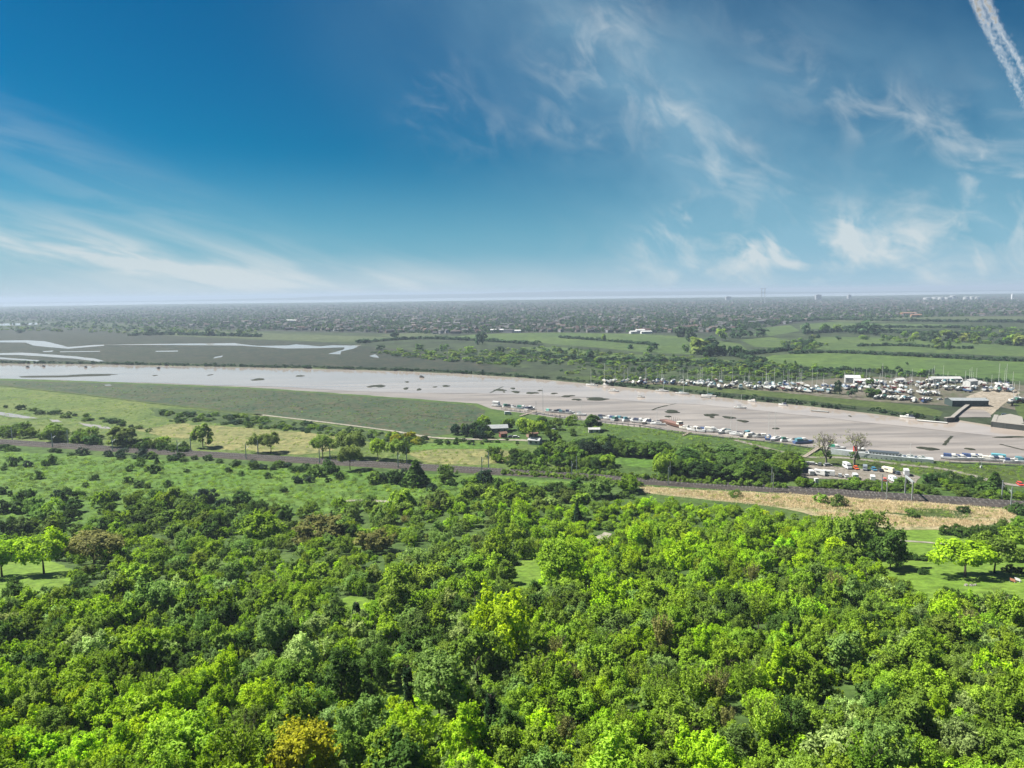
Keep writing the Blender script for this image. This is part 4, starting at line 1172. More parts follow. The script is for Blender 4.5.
Q = np.stack([C + np.stack([-dx, -dy, np.zeros(n)], 1), C + np.stack([dx, dy, np.zeros(n)], 1), C + np.stack([dx * .5 + lean[:, 0], dy * .5 + lean[:, 1], hgt], 1), C + np.stack([-dx * .5 + lean[:, 0], -dy * .5 + lean[:, 1], hgt], 1)], 1)
cols = np.clip(np.array((0.56, 0.46, 0.28)) * (1 + rng.normal(0, .15, (n, 1))), 0, 1)
me = quad_mesh('reeds', Q, M['reed'], np.clip(rng.normal(.5, .15, n), 0, 1), cols)
o = bpy.data.objects.new('reeds', me); link(o); o['kind'] = 'stuff'; o['label'] = 'tan dry reed bed on the near side of the railway'
# grass tussocks giving the meadow and the marsh their rough texture
tus = Mass()
for poly, n, s, c in (([(-20, 452), (130, 460), (330, 472), (480, 478), (590, 485), (560, 505), (330, 508), (150, 500), (0, 500)], 2600, (0.15, 0.45), ['fresh green', 'mid green', 'olive green', 'deep green', 'dull olive']), ([(-20, 381), (250, 390), (478, 407), (470, 430), (400, 430), (255, 412), (0, 384)], 900, (0.12, 0.35), ['grey green', 'blue green', 'dull olive']),
                      ([(-20, 386), (160, 406), (330, 428), (440, 442), (520, 446), (500, 468), (330, 460), (130, 447), (-20, 437)], 1200, (0.12, 0.34), ['olive green', 'mid green', 'olive green', 'dull olive']), ([(520, 425), (580, 422), (680, 432), (760, 442), (830, 452), (830, 460), (740, 452), (600, 440)], 500, (0.15, 0.4), ['olive green', 'dull olive', 'mid green']), ([(645, 489), (830, 499), (1014, 512), (1010, 521), (900, 526), (780, 507)], 300, (0.15, 0.34), ['olive green', 'mid green', 'dull olive']), ([(860, 460), (1024, 466), (1024, 482), (920, 476)], 260, (0.15, 0.35), ['mid green', 'olive green']), ([(-20, 500), (150, 505), (260, 520), (100, 545), (0, 545)], 260, (0.2, 0.45), ['fresh green', 'mid green'])):
    for px, py in sample_px(poly, n, 0.0):
        pos = ground(px, py); q = RNG.uniform(*s)
        tus.add(P['bush'][int(RNG.integers(6))], pos, (q * 1.5, q * 1.5, q), tint(c[int(RNG.integers(len(c)))], 0.22), thin=0.13)
tus.build('grass', 'rough tussocky grass on the meadows and the marsh', 'grass')

# ------------------------------------------------------------------ the far town
TOWN = [(-40, 310), (100, 308), (300, 304), (600, 300.5), (1064, 296.5), (1064, 314), (900, 318), (800, 322), (770, 327), (720, 332), (640, 333), (540, 332), (440, 334), (300, 331), (200, 327), (100, 322), (-40, 318)]
poly_sheet('town_ground', [(-900, 325), (-40, 319), (100, 322), (200, 329), (300, 332), (440, 334.5), (540, 332.5), (640, 333.5), (720, 333), (770, 328), (800, 323), (900, 319), (1064, 315), (1900, 302), (1900, 292.6), (1064, 295.4), (600, 301), (300, 305), (-40, 309.5), (-900, 320)], M['town_ground'], 0.08, step=400)
WALLS = [((0.23, 0.235, 0.25), 'white'), ((0.19, 0.18, 0.165), 'cream'), ((0.11, 0.075, 0.06), 'brick'), ((0.15, 0.12, 0.1), 'pale brick')]
ROOFS = [((0.06, 0.047, 0.04), 'brown roofed'), ((0.065, 0.066, 0.07), 'grey roofed'), ((0.085, 0.052, 0.042), 'red roofed'), ((0.04, 0.04, 0.045), 'dark roofed')]


def house_meshes(L, W_, H, rise):
    w = MB(); w.box(0, 0, H / 2, L, W_, H)
    n = len(w.v); w.v += [(-L / 2, -W_ / 2, H), (-L / 2, W_ / 2, H), (-L / 2, 0, H + rise), (L / 2, -W_ / 2, H), (L / 2, W_ / 2, H), (L / 2, 0, H + rise)]
    w.f += [(n, n + 2, n + 1), (n + 3, n + 4, n + 5)]
    r = MB(); e = 0.4; t = 0.25
    for s in (-1, 1):
        n = len(r.v)
        a = (W_ / 2 + e) * s
        zz = H - rise * e / (W_ / 2)
        r.v += [(-L / 2 - e, a, zz), (L / 2 + e, a, zz), (L / 2 + e, 0, H + rise), (-L / 2 - e, 0, H + rise), (-L / 2 - e, a, zz + t), (L / 2 + e, a, zz + t), (L / 2 + e, 0, H + rise + t), (-L / 2 - e, 0, H + rise + t)]
        r.f += [(n, n + 1, n + 2, n + 3), (n + 4, n + 7, n + 6, n + 5), (n, n + 4, n + 5, n + 1), (n + 1, n + 5, n + 6, n + 2), (n + 3, n + 7, n + 4, n)]
    c = MB().box(L * 0.3, 0.6, H + rise + 0.5, 0.7, 0.7, 1.6)
    return w, r, c


def house(pos, L, W_, H, rise, rz, wc, rc, label, kind='house', cat='house', group='houses of the far town', at=None, windows=False, chimney=True):
    o = empty(kind, pos, rz)
    w, r, c = house_meshes(L, W_, H, rise)
    wl = w.build('wall', M['wall'], o, wc)
    rf = r.build('roof', M['roof_tile'], o, rc)
    if chimney:
        c.build('chimney', M['wall'], rf, (0.2, 0.12, 0.09))
    if windows:
        for s in (-1, 1):
            for k in range(max(2, int(L / 4))):
                x = -L / 2 + (k + 0.5) * L / max(2, int(L / 4))
                f = MB().box(x, s * (W_ / 2 + 0.03), H * 0.55, 1.3, 0.08, 1.1).build('window', M['glass'], o)
        MB().box(L / 2 + 0.03, 0, 1.05, 0.08, 1.0, 2.1).build('door', M['paint'], o, (0.1, 0.16, 0.2))
    thing(o, label, cat, group, at)
    return o


proto_h = []
for i in range(8):
    L, W_, H, rise = ((9, 7, 5.2, 2.6), (11, 8, 3, 3.0), (14, 8, 5.2, 2.8), (8, 7.5, 5.0, 3), (22, 8, 5.4, 2.6), (10, 9, 2.9, 2.6), (9, 8, 5.4, 2.4), (30, 14, 6, 2))[i]
    proto_h.append((L, W_, H, rise, i))
hm = {}


def house_copy(pos, i, rz, wc, rc, label, at):
    if i not in hm:
        w, r, c = house_meshes(*proto_h[i][:4]); tmp = []
        for mb, mat, nm in ((w, M['wall'], 'wall'), (r, M['roof_tile'], 'roof')):
            t_ = mb.build(nm, mat); tmp.append(t_.data); bpy.data.objects.remove(t_)
        hm[i] = tmp
    o = empty('house', pos, rz)
    for me, nm, cc in ((hm[i][0], 'wall', wc), (hm[i][1], 'roof', rc)):
        p = bpy.data.objects.new(nm, me); link(p, o); p.color = rgba(cc)
    thing(o, label, 'house', 'houses of the far town', at)


HP = sample_px(TOWN, 5200, 0.0)[::-1]
town_v, town_f, town_c = [], [], []
tzones = ('far left', 'left', 'left of centre', 'centre', 'right of centre', 'right', 'far right')
nh = 0
for px, py in HP:
    if 735 < px < 800 and py > 324:
        continue
    pos = ground(px, py, 0.0)
    keepd = (0.18 if px < 250 else 0.36) if nh >= 290 else 0.6
    if RNG.uniform() > keepd:
        continue
    wi = int(RNG.choice(4, p=(0.26, 0.26, 0.26, 0.22))); ri = int(RNG.integers(4))
    i = int(RNG.integers(7)) if RNG.uniform() > 0.012 else 7
    rz_ = RNG.uniform(0, 3.14)
    if 0 < px < 1024 and nh < 290:
        nh += 1
        if RNG.uniform() < 0.25:
            wi = 0
        row = 'on the near town edge' if py > 326 else 'in the near streets'
        house_copy(pos, i, rz_, WALLS[wi][0], ROOFS[ri][0], f'{WALLS[wi][1]} {ROOFS[ri][1]} house {row} {tzones[int(np.clip(px / 1024 * 7, 0, 6))]}', (px, py))
    else:
        L, W_, H, rise, _ = proto_h[i]
        k = 1.0 + max(0, (np.linalg.norm(pos[:2]) - 3000) / 5000) * 0.8
        w, r, c = house_meshes(L * k, W_ * k, H, rise)
        ca, sa = math.cos(rz_), math.sin(rz_)
        for mb, cc in ((w, WALLS[wi][0]), (r, ROOFS[ri][0])):
            b = len(town_v)
            town_v += [(pos[0] + x * ca - y * sa, pos[1] + x * sa + y * ca, z) for x, y, z in mb.v]
            town_f += [tuple(b + q for q in f) for f in mb.f]; town_c += [tuple(0.35 * 0.075 + 0.62 * v for v in cc)] * len(mb.f)
m, nt, b_ = newmat('town_masonry')
a_ = N(nt, 'ShaderNodeAttribute', attribute_name='col'); nt.links.new(a_.outputs['Color'], b_.inputs['Base Color']); b_.inputs['Roughness'].default_value = 0.85
me = bpy.data.meshes.new('town'); me.from_pydata(town_v, [], town_f); me.update(); me.materials.append(m)
at_ = me.attributes.new('col', 'FLOAT_COLOR', 'FACE'); at_.data.foreach_set('color', np.concatenate([np.array(town_c), np.ones((len(town_c), 1))], 1).reshape(-1).astype(np.float32))
o = bpy.data.objects.new('town', me); link(o); o['kind'] = 'stuff'; o['label'] = 'rest of the distant town reaching to the estuary'
tt = Mass()
for px, py in sample_px(TOWN, 12500, 0.0) + sample_px([(-60, 308), (300, 306), (300, 330), (120, 330), (-60, 322)], 1500, 0.0):
    pos = ground(px, py, 0.0); D = np.linalg.norm(pos[:2])
    fam = 'far' if D < 2300 else 'tiny'
    k = RNG.uniform(0.55, 1.1) * (1 + max(0, D - 3500) / 9000)
    tt.add(P[fam][int(RNG.integers(len(P[fam])))], pos, (k, k, RNG.uniform(0.5, 1.0)), tint(('blue green', 'blackish green', 'deep green', 'blackish green', 'blue green')[int(RNG.integers(5))]), thin=1.0 if fam == 'tiny' else 0.6)
tt.build('treeline', 'trees among the houses of the distant town', 'trees')

# landmarks on the skyline: each is built at the town's far edge
def sky_at(px, py_base, D):
    d = ray(px, py_base); t = D / math.hypot(d[0], d[1]); return CAM + d * t


def on_land(px, D):
    lo, hi = 280.0, 420.0
    for _ in range(40):
        m_ = (lo + hi) / 2
        p = ground(px, m_, 0.0) if ray(px, m_)[2] < -1e-4 else None
        if p is None or np.linalg.norm(p[:2]) > D:
            lo = m_
        else:
            hi = m_
    return ground(px, hi, 0.0)


pos = on_land(763, 5200)
o = empty('pylon', pos, 0.3); H = px_height(pos, 15)
for x in (-1, 1):
    mb = MB()
    for y in (-1, 1):
        mb.tube([(x * 14 - 2.5, y * 2.5, 0), (x * 12 - 1, y, H)], 0.9, 0.7, 4); mb.tube([(x * 14 + 2.5, y * 2.5, 0), (x * 12 + 1, y, H)], 0.9, 0.7, 4)
    for q in range(7):
        z0, z1 = H * q / 7, H * (q + 1) / 7
        mb.tube([(x * 13 - 2, -2, z0), (x * 13 + 2, 2, z1)], 0.4, 0.4, 4)
    mb.build('leg', M['steel'], o)
MB().box(0, 0, H * 0.96, 44, 2.2, 1.6).build('crossarm', M['steel'], o)
MB().box(0, 0, H * 0.72, 34, 2.0, 1.4).build('crossarm', M['steel'], o)
thing(o, 'tall two legged power pylon on the skyline right of centre', 'pylon', None, (763, 291))
for px, D, w, h, lab in ((818, 6800, 52, 40, 'broad grey tower block on the skyline, the larger of two'), (849, 7000, 30, 34, 'small grey tower block on the skyline, the slimmer of two'), (728, 7000, 50, 30, 'low broad block on the skyline left of the pylon')):
    pos = on_land(px, D); o = empty('tower_block', pos, 0.2)
    MB().box(0, 0, h / 2, w, 22, h).build('wall', M['wall'], o, (0.3, 0.31, 0.32))
    MB().box(0, 0, h + 2, w * .3, 8, 4).build('lift_house', M['wall'], o, (0.25, 0.26, 0.27))
    for q in range(int(h / 6)):
        MB().box(0, -11.1, 4 + q * 6, w * 0.9, 0.3, 2.2).build('window', M['glass'], o)
    thing(o, lab, 'building', 'blocks on the skyline', (px, 293))
k = 0
for px, D, r, h in ((927, 6300, 26, 15), (936, 6600, 30, 16), (941, 6200, 22, 18), (948, 6500, 26, 15), (953, 6900, 24, 22), (966, 6300, 20, 18), (972, 6300, 16, 20), (977, 6300, 18, 17)):
    pos = on_land(px, D); o = empty('storage_tank', pos)
    MB().lathe([(r, 0), (r, h)], k=28).build('shell', M['paint'], o, (0.45, 0.46, 0.46), smooth=False)
    MB().lathe([(r + .5, h), (r + .5, h + .6), (r * .6, h + 2.0), (0.3, h + 3.0)], k=28).build('roof', M['paint'], o, (0.42, 0.43, 0.43))
    thing(o, 'white round storage tank on the skyline, ' + ('in the left group' if px < 960 else 'in the right group'), 'tank', 'storage tanks on the skyline', (px, 294))
pos = on_land(1012, 6300); o = empty('storage_tower', pos)
MB().lathe([(7, 0), (7, 34)], k=20).build('shell', M['paint'], o, (0.8, 0.8, 0.8)); MB().lathe([(7.6, 34), (7.6, 36), (.3, 39)], k=20).build('roof', M['paint'], o, (0.7, 0.7, 0.7))
thing(o, 'slim white silo tower on the skyline at the far right', 'silo', None, (1012, 294))
# ------------------------------------------------------------------ boats
def hull_mb(L, B, free, draft, tran=0.75, fine=0.9):
    m = MB(); rings = []
    for i in range(11):
        t = i / 10.0; x = -L / 2 + L * t
        b = B / 2 * (tran + (1 - tran) * min(1, t / 0.4)) if t < 0.4 else B / 2 * max(0.02, (1 - ((t - 0.4) / 0.6) ** 2.2 * fine - (0.1 if t > 0.99 else 0)))
        sheer = free * (1 + 0.28 * t * t)
        d = draft * (0.55 + 0.45 * math.sin(math.pi * min(1, t * 1.1))) * (1 - 0.75 * max(0, t - 0.75) / 0.25)
        xo = 0.06 * L * (t ** 4)
        rings.append([(x, 0, -d), (x, -b * .62, -d * .45), (x + xo, -b * .96, free * .3), (x + xo, -b, sheer), (x + xo, -b * .92, sheer), (x + xo, 0, sheer - 0.02 + 0.06), (x + xo, b * .92, sheer), (x + xo, b, sheer), (x + xo, b * .96, free * .3), (x, b * .62, -d * .45)])
    return m.loft(rings)


def cabin_mb(x0, x1, w0, w1, z0, h, slope=0.35):
    m = MB(); rings = []
    for x, w, hh in ((x0, w0, h), (x0 + (x1 - x0) * .5, (w0 + w1) / 2, h), (x1 - slope * h * 2, w1 * 1.02, h * .92), (x1, w1, 0.05)):
        rings.append([(x, -w / 2, z0), (x, -w / 2 * .86, z0 + hh), (x, 0, z0 + hh * 1.08), (x, w / 2 * .86, z0 + hh), (x, w / 2, z0)])
    return m.loft(rings)


def yacht_proto(L, B, mast_h, ashore, mast=True, cover=True):
    o = empty('sailing_yacht', (0, 0, 0)); z = 1.75 if ashore else 0.0
    def up(mb):
        mb.v = [(a, b, c + z) for a, b, c in mb.v]; return mb
    up(hull_mb(L, B, 0.95, 0.45)).build('hull', M['paint'], o)
    if ashore:
        k = up(MB().loft([[(-0.9, -.12, -1.7), (1.0, -.12, -1.7), (1.0, .12, -1.7), (-.9, .12, -1.7)], [(-0.6, -.1, -.3), (1.5, -.1, -.3), (1.5, .1, -.3), (-.6, .1, -.3)]])); k.build('keel', M['paint'], o, (0.12, 0.05, 0.04))
        for sx in (-1, 1):
            for sy in (-1, 1):
                MB().tube([(sx * L * .26, sy * B * .62, -0.1), (sx * L * .22, sy * B * .4, 2.2)], .06, k=4).build('prop', M['timber'], o)
    c = up(cabin_mb(-L * .22, L * .24, B * .62, B * .42, 1.02, 0.5)).build('cabin', M['paint'], o, (0.5, 0.5, 0.48))
    up(MB().box(-L * .0, 0, 1.3, L * .3, B * .565, .17)).build('window', M['glass'], c)
    up(MB().box(-L * .33, 0, 1.07, L * .18, B * .45, 0.06)).build('cockpit', M['timber'], o)
    if mast:
        up(MB().tube([(L * .1, 0, 1.2), (L * .1, 0, mast_h)], .115, .085, 6)).build('mast', M['paint'], o, (0.577, 0.577, 0.562))
        up(MB().box(L * .1, 0, mast_h * .55, .08, B * .7, .06)).build('spreader', M['paint'], o, (0.518, 0.518, 0.518))
        up(MB().tube([(L * .09, 0, 2.0), (-L * .3, 0, 2.05)], .07, .06, 6)).build('boom', M['paint'], o, (0.518, 0.518, 0.503))
        if cover:
            up(MB().tube([(L * .09, 0, 2.2), (-L * .1, 0, 2.25), (-L * .3, 0, 2.15)], .2, .1, 6)).build('sail_cover', M['matt_paint'], o, (0.03, 0.07, 0.2))
    return o


def motor_proto(L, B, ashore, canopy=True, fly=False):
    o = empty('motor_boat', (0, 0, 0)); z = 1.1 if ashore else 0.0
    def up(mb):
        mb.v = [(a, b, c + z) for a, b, c in mb.v]; return mb
    up(hull_mb(L, B, 1.05, 0.4, 0.92, 0.95)).build('hull', M['paint'], o)
    c = up(cabin_mb(-L * .05, L * .3, B * .78, B * .5, 1.08, 0.95, .6)).build('cabin', M['paint'], o, (0.54, 0.54, 0.52))
    up(MB().box(L * .06, 0, 1.62, L * .2, B * .715, .32)).build('window', M['glass'], c)
    if fly:
        up(MB().box(L * .02, 0, 2.3, L * .2, B * .55, .5, taper=.8)).build('flybridge', M['paint'], o, (0.562, 0.562, 0.548))
    if canopy:
        up(cabin_mb(-L * .4, -L * .02, B * .8, B * .76, 1.1, 1.25, .2)).build('canopy', M['matt_paint'], o, (0.02, 0.035, 0.09))
    if ashore:
        for sx in (-1, 1):
            MB().box(sx * L * .25, 0, 0.4, .3, B * .8, .8).build('cradle', M['dark_timber'], o)
    return o


HULLS = [((0.6, 0.61, 0.6), 'white'), ((0.5, 0.51, 0.5), 'white'), ((0.45, 0.43, 0.37), 'cream'), ((0.05, 0.09, 0.2), 'dark blue'), ((0.55, 0.56, 0.55), 'white'), ((0.1, 0.02, 0.02), 'dark red'), ((0.25, 0.34, 0.4), 'grey blue'), ((0.04, 0.05, 0.05), 'black')]
COVERS = [((0.03, 0.06, 0.16), 'blue'), ((0.04, 0.15, 0.11), 'green'), ((0.07, 0.2, 0.24), 'teal'), ((0.35, 0.34, 0.32), 'grey'), ((0.6, 0.58, 0.52), 'cream'), ((0.03, 0.04, 0.08), 'navy')]
YP = {}
FIRST = set()


def boat(fam, i, loc, rz, hull, cover, label, group, at, s=1.0):
    key = (fam, i)
    if key not in YP:
        if fam == 'afloat':
            YP[key] = yacht_proto((9, 7.6, 10.5)[i], (2.9, 2.5, 3.2)[i], (12, 9.5, 14)[i], False)
        elif fam == 'ashore':
            YP[key] = yacht_proto((8.4, 7.4, 9.6)[i], (2.8, 2.6, 3.1)[i], (12.5, 10.5, 15)[i], True)
        elif fam == 'unrigged':
            YP[key] = yacht_proto((8, 7, 9.2)[i], (2.8, 2.5, 3.1)[i], 0, True, mast=False)
        elif fam == 'motor':
            YP[key] = motor_proto((7.5, 6.4, 9.5)[i], (2.7, 2.4, 3.3)[i], False, True, i == 2)
        elif fam == 'motor_ashore':
            YP[key] = motor_proto((6.6, 5.8, 8.6)[i], (2.5, 2.3, 3.1)[i], True, i != 1, i == 2)
        o = YP[key]; o.location = loc; o.rotation_euler = (0, 0, rz); o.scale = (s, s, s)
    else:
        o = dup(YP[key], loc, rz, s)
    for c in o.children:
        n = c.name.split('.')[0]
        if n == 'hull':
            c.color = rgba(hull)
        if n in ('sail_cover', 'canopy'):
            c.color = rgba(cover)
    thing(o, label, 'boat', group, at)
    return o


def river_dir(px, py, z=-1.5):
    a, b = ground(px - 12, py - 1.0, z), ground(px + 12, py + 1.0, z)
    return math.atan2(b[1] - a[1], b[0] - a[0])


# moored out in the river
for px, py, fam, i, lab in [
    (592, 385.6, 'afloat', 2, 'white yacht with a tall mast moored by the far bank, the farthest up the river'), (606, 385.4, 'motor', 1, 'small dark motor boat close to the tall masted yacht by the far bank'),
    (614, 391.5, 'motor', 2, 'white cabin boat moored in the river between two yachts'), (641, 397.5, 'motor', 1, 'small white boat alone in the middle of the river'),
    (662, 391.5, 'afloat', 2, 'long white yacht hull, first of the three by the grassy far bank'), (682, 394, 'afloat', 2, 'white yacht, middle one of the three by the grassy far bank'), (709, 396.5, 'afloat', 2, 'white yacht, last of the three by the grassy far bank'),
    (740, 408.3, 'afloat', 1, 'small white sloop moored in the middle of the river'), (752, 401.8, 'motor', 1, 'small open white boat near the far bank'), (783, 405.5, 'motor', 1, 'little white boat against the far bank opposite the bare trees'),
    (908, 417.8, 'motor', 2, 'white launch by the foot of the boatyard bank'), (28, 367.5, 'motor', 1, 'tiny dark boat in the far left river, the leftmost'), (44, 366.8, 'motor', 1, 'tiny dark boat in the far left river, second from left'), (86, 367.6, 'motor', 1, 'tiny dark boat in the far left river, third from left'), (158, 368.6, 'motor', 0, 'dark boat near the far bank, fourth from left'), (422, 377.6, 'motor', 1, 'lone dark boat in the river above the salt marsh')]:
    p = ground(px, py, -1.5); dark = px < 500
    bo = boat(fam, i, (p[0], p[1], -1.5), river_dir(px, py) + RNG.normal() * .08 + (math.pi if RNG.uniform() < .5 else 0), (0.06, 0.06, 0.06) if dark else (0.592, 0.592, 0.577), (0.05, 0.05, 0.05) if dark else COVERS[int(RNG.integers(6))][0], lab, 'boats moored in the river', (px, py), 1.15 if fam == 'afloat' else 1.0)
    if dark:
        for c in bo.children:
            if c.name.split('.')[0] == 'cabin':
                c.color = (0.09, 0.09, 0.09, 1)
# along the near bank, boat after boat
NB = [(508, 407.2), (516, 408.2), (523, 409), (530, 409.8), (556, 412.4), (563, 413), (570, 413.6), (580, 415.2), (603, 418.2), (609, 418.8), (616, 419.6), (622, 420.2), (628, 420.6), (634, 421.4), (640, 422.2), (646, 422.8), (652, 423.6), (658, 424.4), (698, 430.6), (730, 434), (745, 435.8), (684, 428.6), (691, 430), (706, 431.4), (713, 432), (722, 433), (738, 435), (752, 436.6), (760, 437.4), (768, 438.2), (775, 439.2), (786, 440.8), (795, 441.8), (803, 442.8), (952, 458.6), (962, 459.6), (973, 459.6), (982, 460.3), (992, 461), (1001, 461.4), (1009, 461.8), (1017, 462.2), (1024, 462.6), (1032, 463)]
for k, (px, py) in enumerate(NB):
    p = ground(px, py, -1.4); a = river_dir(px, py, -1.4)
    i = int(RNG.choice(3, p=(.45, .3, .25)))
    h = HULLS[int(RNG.choice(8, p=(.34, .22, .1, .04, .22, .02, .04, .02)))]; c = COVERS[int(RNG.integers(6))]
    if px > 940:
        c = COVERS[0] if px < 990 else COVERS[int(RNG.integers(6))]; h = HULLS[0]; i = 2 if px < 985 else i
    fam = 'motor' if RNG.uniform() < .82 or px > 940 else 'afloat'
    where = 'by the jetty above the caravans' if px < 590 else 'left of the rusty barge' if px < 662 else 'behind the thicket' if px < 762 else 'left of the bare trees' if px < 820 else 'right of the white ship'
    kind = 'motor boat' if fam == 'motor' else 'sailing boat'
    boat(fam, i, (p[0], p[1] + RNG.normal() * 1.0, -1.45), a + (RNG.normal() * .2 if px > 940 else RNG.normal() * 0.3 + (1.1 if RNG.uniform() < .45 else 0)) + (math.pi if RNG.uniform() < .4 else 0), h[0], c[0], f'{h[1]} {kind} with {c[1]} cover {where}', 'boats along the near bank', (px, py), RNG.uniform(1.0, 1.3))
p = ground(836, 448.6, -1.4)
boat('motor', 2, (p[0], p[1], -1.45), river_dir(836, 448) + .1, (0.592, 0.592, 0.577), (0.02, 0.26, 0.16), 'white cruiser with a bright green canopy between the two bare trees', 'boats along the near bank', (836, 448))
p = ground(550, 412, -1.4)
boat('motor', 0, (p[0], p[1], -1.45), river_dir(550, 412), (0.592, 0.592, 0.577), (0.12, 0.4, 0.34), 'white boat with a pale turquoise canopy by the tall pole', 'boats along the near bank', (550, 412))


def roofed_boat(px, py, L, B, hull, house_c, label, ht=2.4):
    p = ground(px, py, -1.4); o = empty('houseboat', (p[0], p[1], -1.45), river_dir(px, py, -1.4))
    hull_mb(L, B, 1.0, .5, .9, .8).build('hull', M['paint'], o, hull)
    hs = cabin_mb(-L * .4, L * .28, B * .84, B * .76, 1.05, ht, .1).build('deckhouse', M['paint'], o, house_c)
    for k in range(4):
        MB().box(-L * .32 + k * L * .15, 0, 1.0 + ht * .55, L * .07, B * .81, .6).build('window', M['glass'], hs)
    thing(o, label, 'houseboat', None, (px, py))


roofed_boat(497, 406.2, 9, 3.6, (0.555, 0.555, 0.54), (0.592, 0.592, 0.585), 'boxy white houseboat at the upstream end of the jetty', 3.0)
roofed_boat(1000, 459.8, 10, 3.4, (0.15, 0.3, 0.34), (0.12, 0.36, 0.42), 'teal blue houseboat in the row right of the long white ship', 2.2)

# the long white ship
a, b = ground(836, 456.5, -1.2), ground(933, 464.8, -1.2)
c = (a + b) / 2; L = float(np.linalg.norm(b - a)); rz = math.atan2(b[1] - a[1], b[0] - a[0])
o = empty('white_ship', (c[0], c[1], -1.3), rz + math.pi); thing(o, 'long white ship moored along the near bank behind the bare trees', 'ship', None, (885, 458))
hull_mb(L, 7.0, 3.4, 1.0, .8, .9).build('hull', M['paint'], o, (0.42, 0.45, 0.46))
MB().box(L * .02, 0, -0.1, L * .9, 5.7, .5).build('boot_topping', M['paint'], o, (0.03, 0.035, 0.04))
dh = MB().box(-L * .0, 0, 4.0, L * .3, 4.6, 1.7).build('deckhouse', M['paint'], o, (0.488, 0.518, 0.533))
MB().box(0, 0, 4.95, L * .32, 5.0, .18).build('deckhouse_roof', M['paint'], o, (0.06, 0.07, 0.08))
for k in range(9):
    for s in (-1, 1):
        MB().box(-L * .135 + k * L * .034, s * 2.31, 4.1, .9, .08, .7).build('window', M['glass'], dh)
for k in range(16):
    MB().box(-L * .38 + k * L * .05, 3.48 if k < 13 else 3.0, 1.9, .5, .12, .5).build('porthole', M['glass'], o)
wh = MB().box(L * .23, 0, 4.6, 3.8, 3.6, 2.6, taper=.9).build('wheelhouse', M['paint'], o, (0.577, 0.577, 0.562))
MB().box(L * .23, 0, 5.1, 3.82, 3.5, .6).build('window', M['glass'], wh)
MB().lathe([(.9, 3.4), (.9, 6.6)], L * .3, 0).build('funnel', M['paint'], o, (0.5, 0.03, 0.02))
MB().tube([(-L * .27, 0, 3.4), (-L * .27, 0, 10.5)], .12, .08).build('mast', M['paint'], o, (0.6, 0.6, 0.58))
for k in range(7):
    MB().box(-L * .4 + k * 1.7, RNG.uniform(-1.6, 1.6), 3.85, 1.2, 1.2, .9).build('deck_locker', M['paint'], o, ((0.2, .24, .22), (.5, .5, .45), (.1, .14, .2))[k % 3])
for s in (-1, 1):
    r = MB()
    for z in (4.0, 4.5):
        r.tube([(-L * .44, s * 2.8, z), (L * .25, s * 3.2, z)], .04, k=4)
    for k in range(14):
        r.tube([(-L * .44 + k * L * .05, s * (2.8 + k * .03), 3.4), (-L * .44 + k * L * .05, s * (2.8 + k * .03), 4.5)], .03, k=4)
    r.build('railing', M['paint'], o, (0.518, 0.518, 0.518))
# rusty barge
a, b = ground(663, 421.5, -1.2), ground(684, 428.4, -1.2); c = (a + b) / 2; L = float(np.linalg.norm(b - a)); rz = math.atan2(b[1] - a[1], b[0] - a[0])
o = empty('rusty_barge', (c[0], c[1], -1.3), rz); thing(o, 'rusty brown barge with bare ribs lying at the near bank', 'barge', None, (673, 425))
hull_mb(L, 6.0, 1.8, .6, .9, .8).build('hull', M['paint'], o, (0.13, 0.07, 0.05))
MB().box(-L * .05, 0, 2.15, L * .6, 3.6, .5, taper=.85).build('hatch_cover', M['paint'], o, (0.2, 0.11, 0.085))
for k in range(6):
    MB().tube([(-L * .3 + k * L * .1, 1.7, 1.8), (-L * .3 + k * L * .1, 1.7, 5.4)], .12, .08).build('post', M['timber'], o)
cb = MB().box(L * .3, 0, 2.9, 3.4, 3.6, 2.2, taper=.9).build('wheelhouse', M['paint'], o, (0.6, 0.56, 0.48))
MB().box(L * .3, 0, 3.4, 3.46, 3.4, .55).build('window', M['glass'], cb)

# the boatyard: rows of hulls standing ashore
def yard_row(pts, n, frac, where, jy, rot, smax=1.1, fams=('ashore', 'unrigged', 'motor_ashore'), pw=(.38, .3, .32)):
    L = smooth_line([np.array(p, float) for p in pts], 8)
    n = int(n * 1.35)
    for k in range(n):
        t = (k + 0.5 + RNG.normal() * .25) / n * (len(L) - 1); i = int(np.clip(t, 0, len(L) - 2)); q = L[i] + (L[i + 1] - L[i]) * (t - i)
        px, py = q[0] + RNG.normal() * .6, q[1] + RNG.normal() * jy
        if RNG.uniform() > frac:
            continue
        p = ground(px, py, 0.0)
        fam = fams[int(RNG.choice(len(fams), p=pw))]; i = int(RNG.integers(3))
        h = HULLS[int(RNG.integers(8))]; c = COVERS[int(RNG.integers(6))]
        kind = {'ashore': f'yacht with mast', 'unrigged': 'mastless yacht', 'motor_ashore': f'motor boat'}[fam]
        boat(fam, i, (p[0], p[1], .15), rot + RNG.normal() * .35 + (math.pi if RNG.uniform() < .5 else 0), h[0], c[0], f'{h[1]} {kind} ashore {where}', 'boats ashore in the boatyard', (px, py), RNG.uniform(.95, smax + .15))


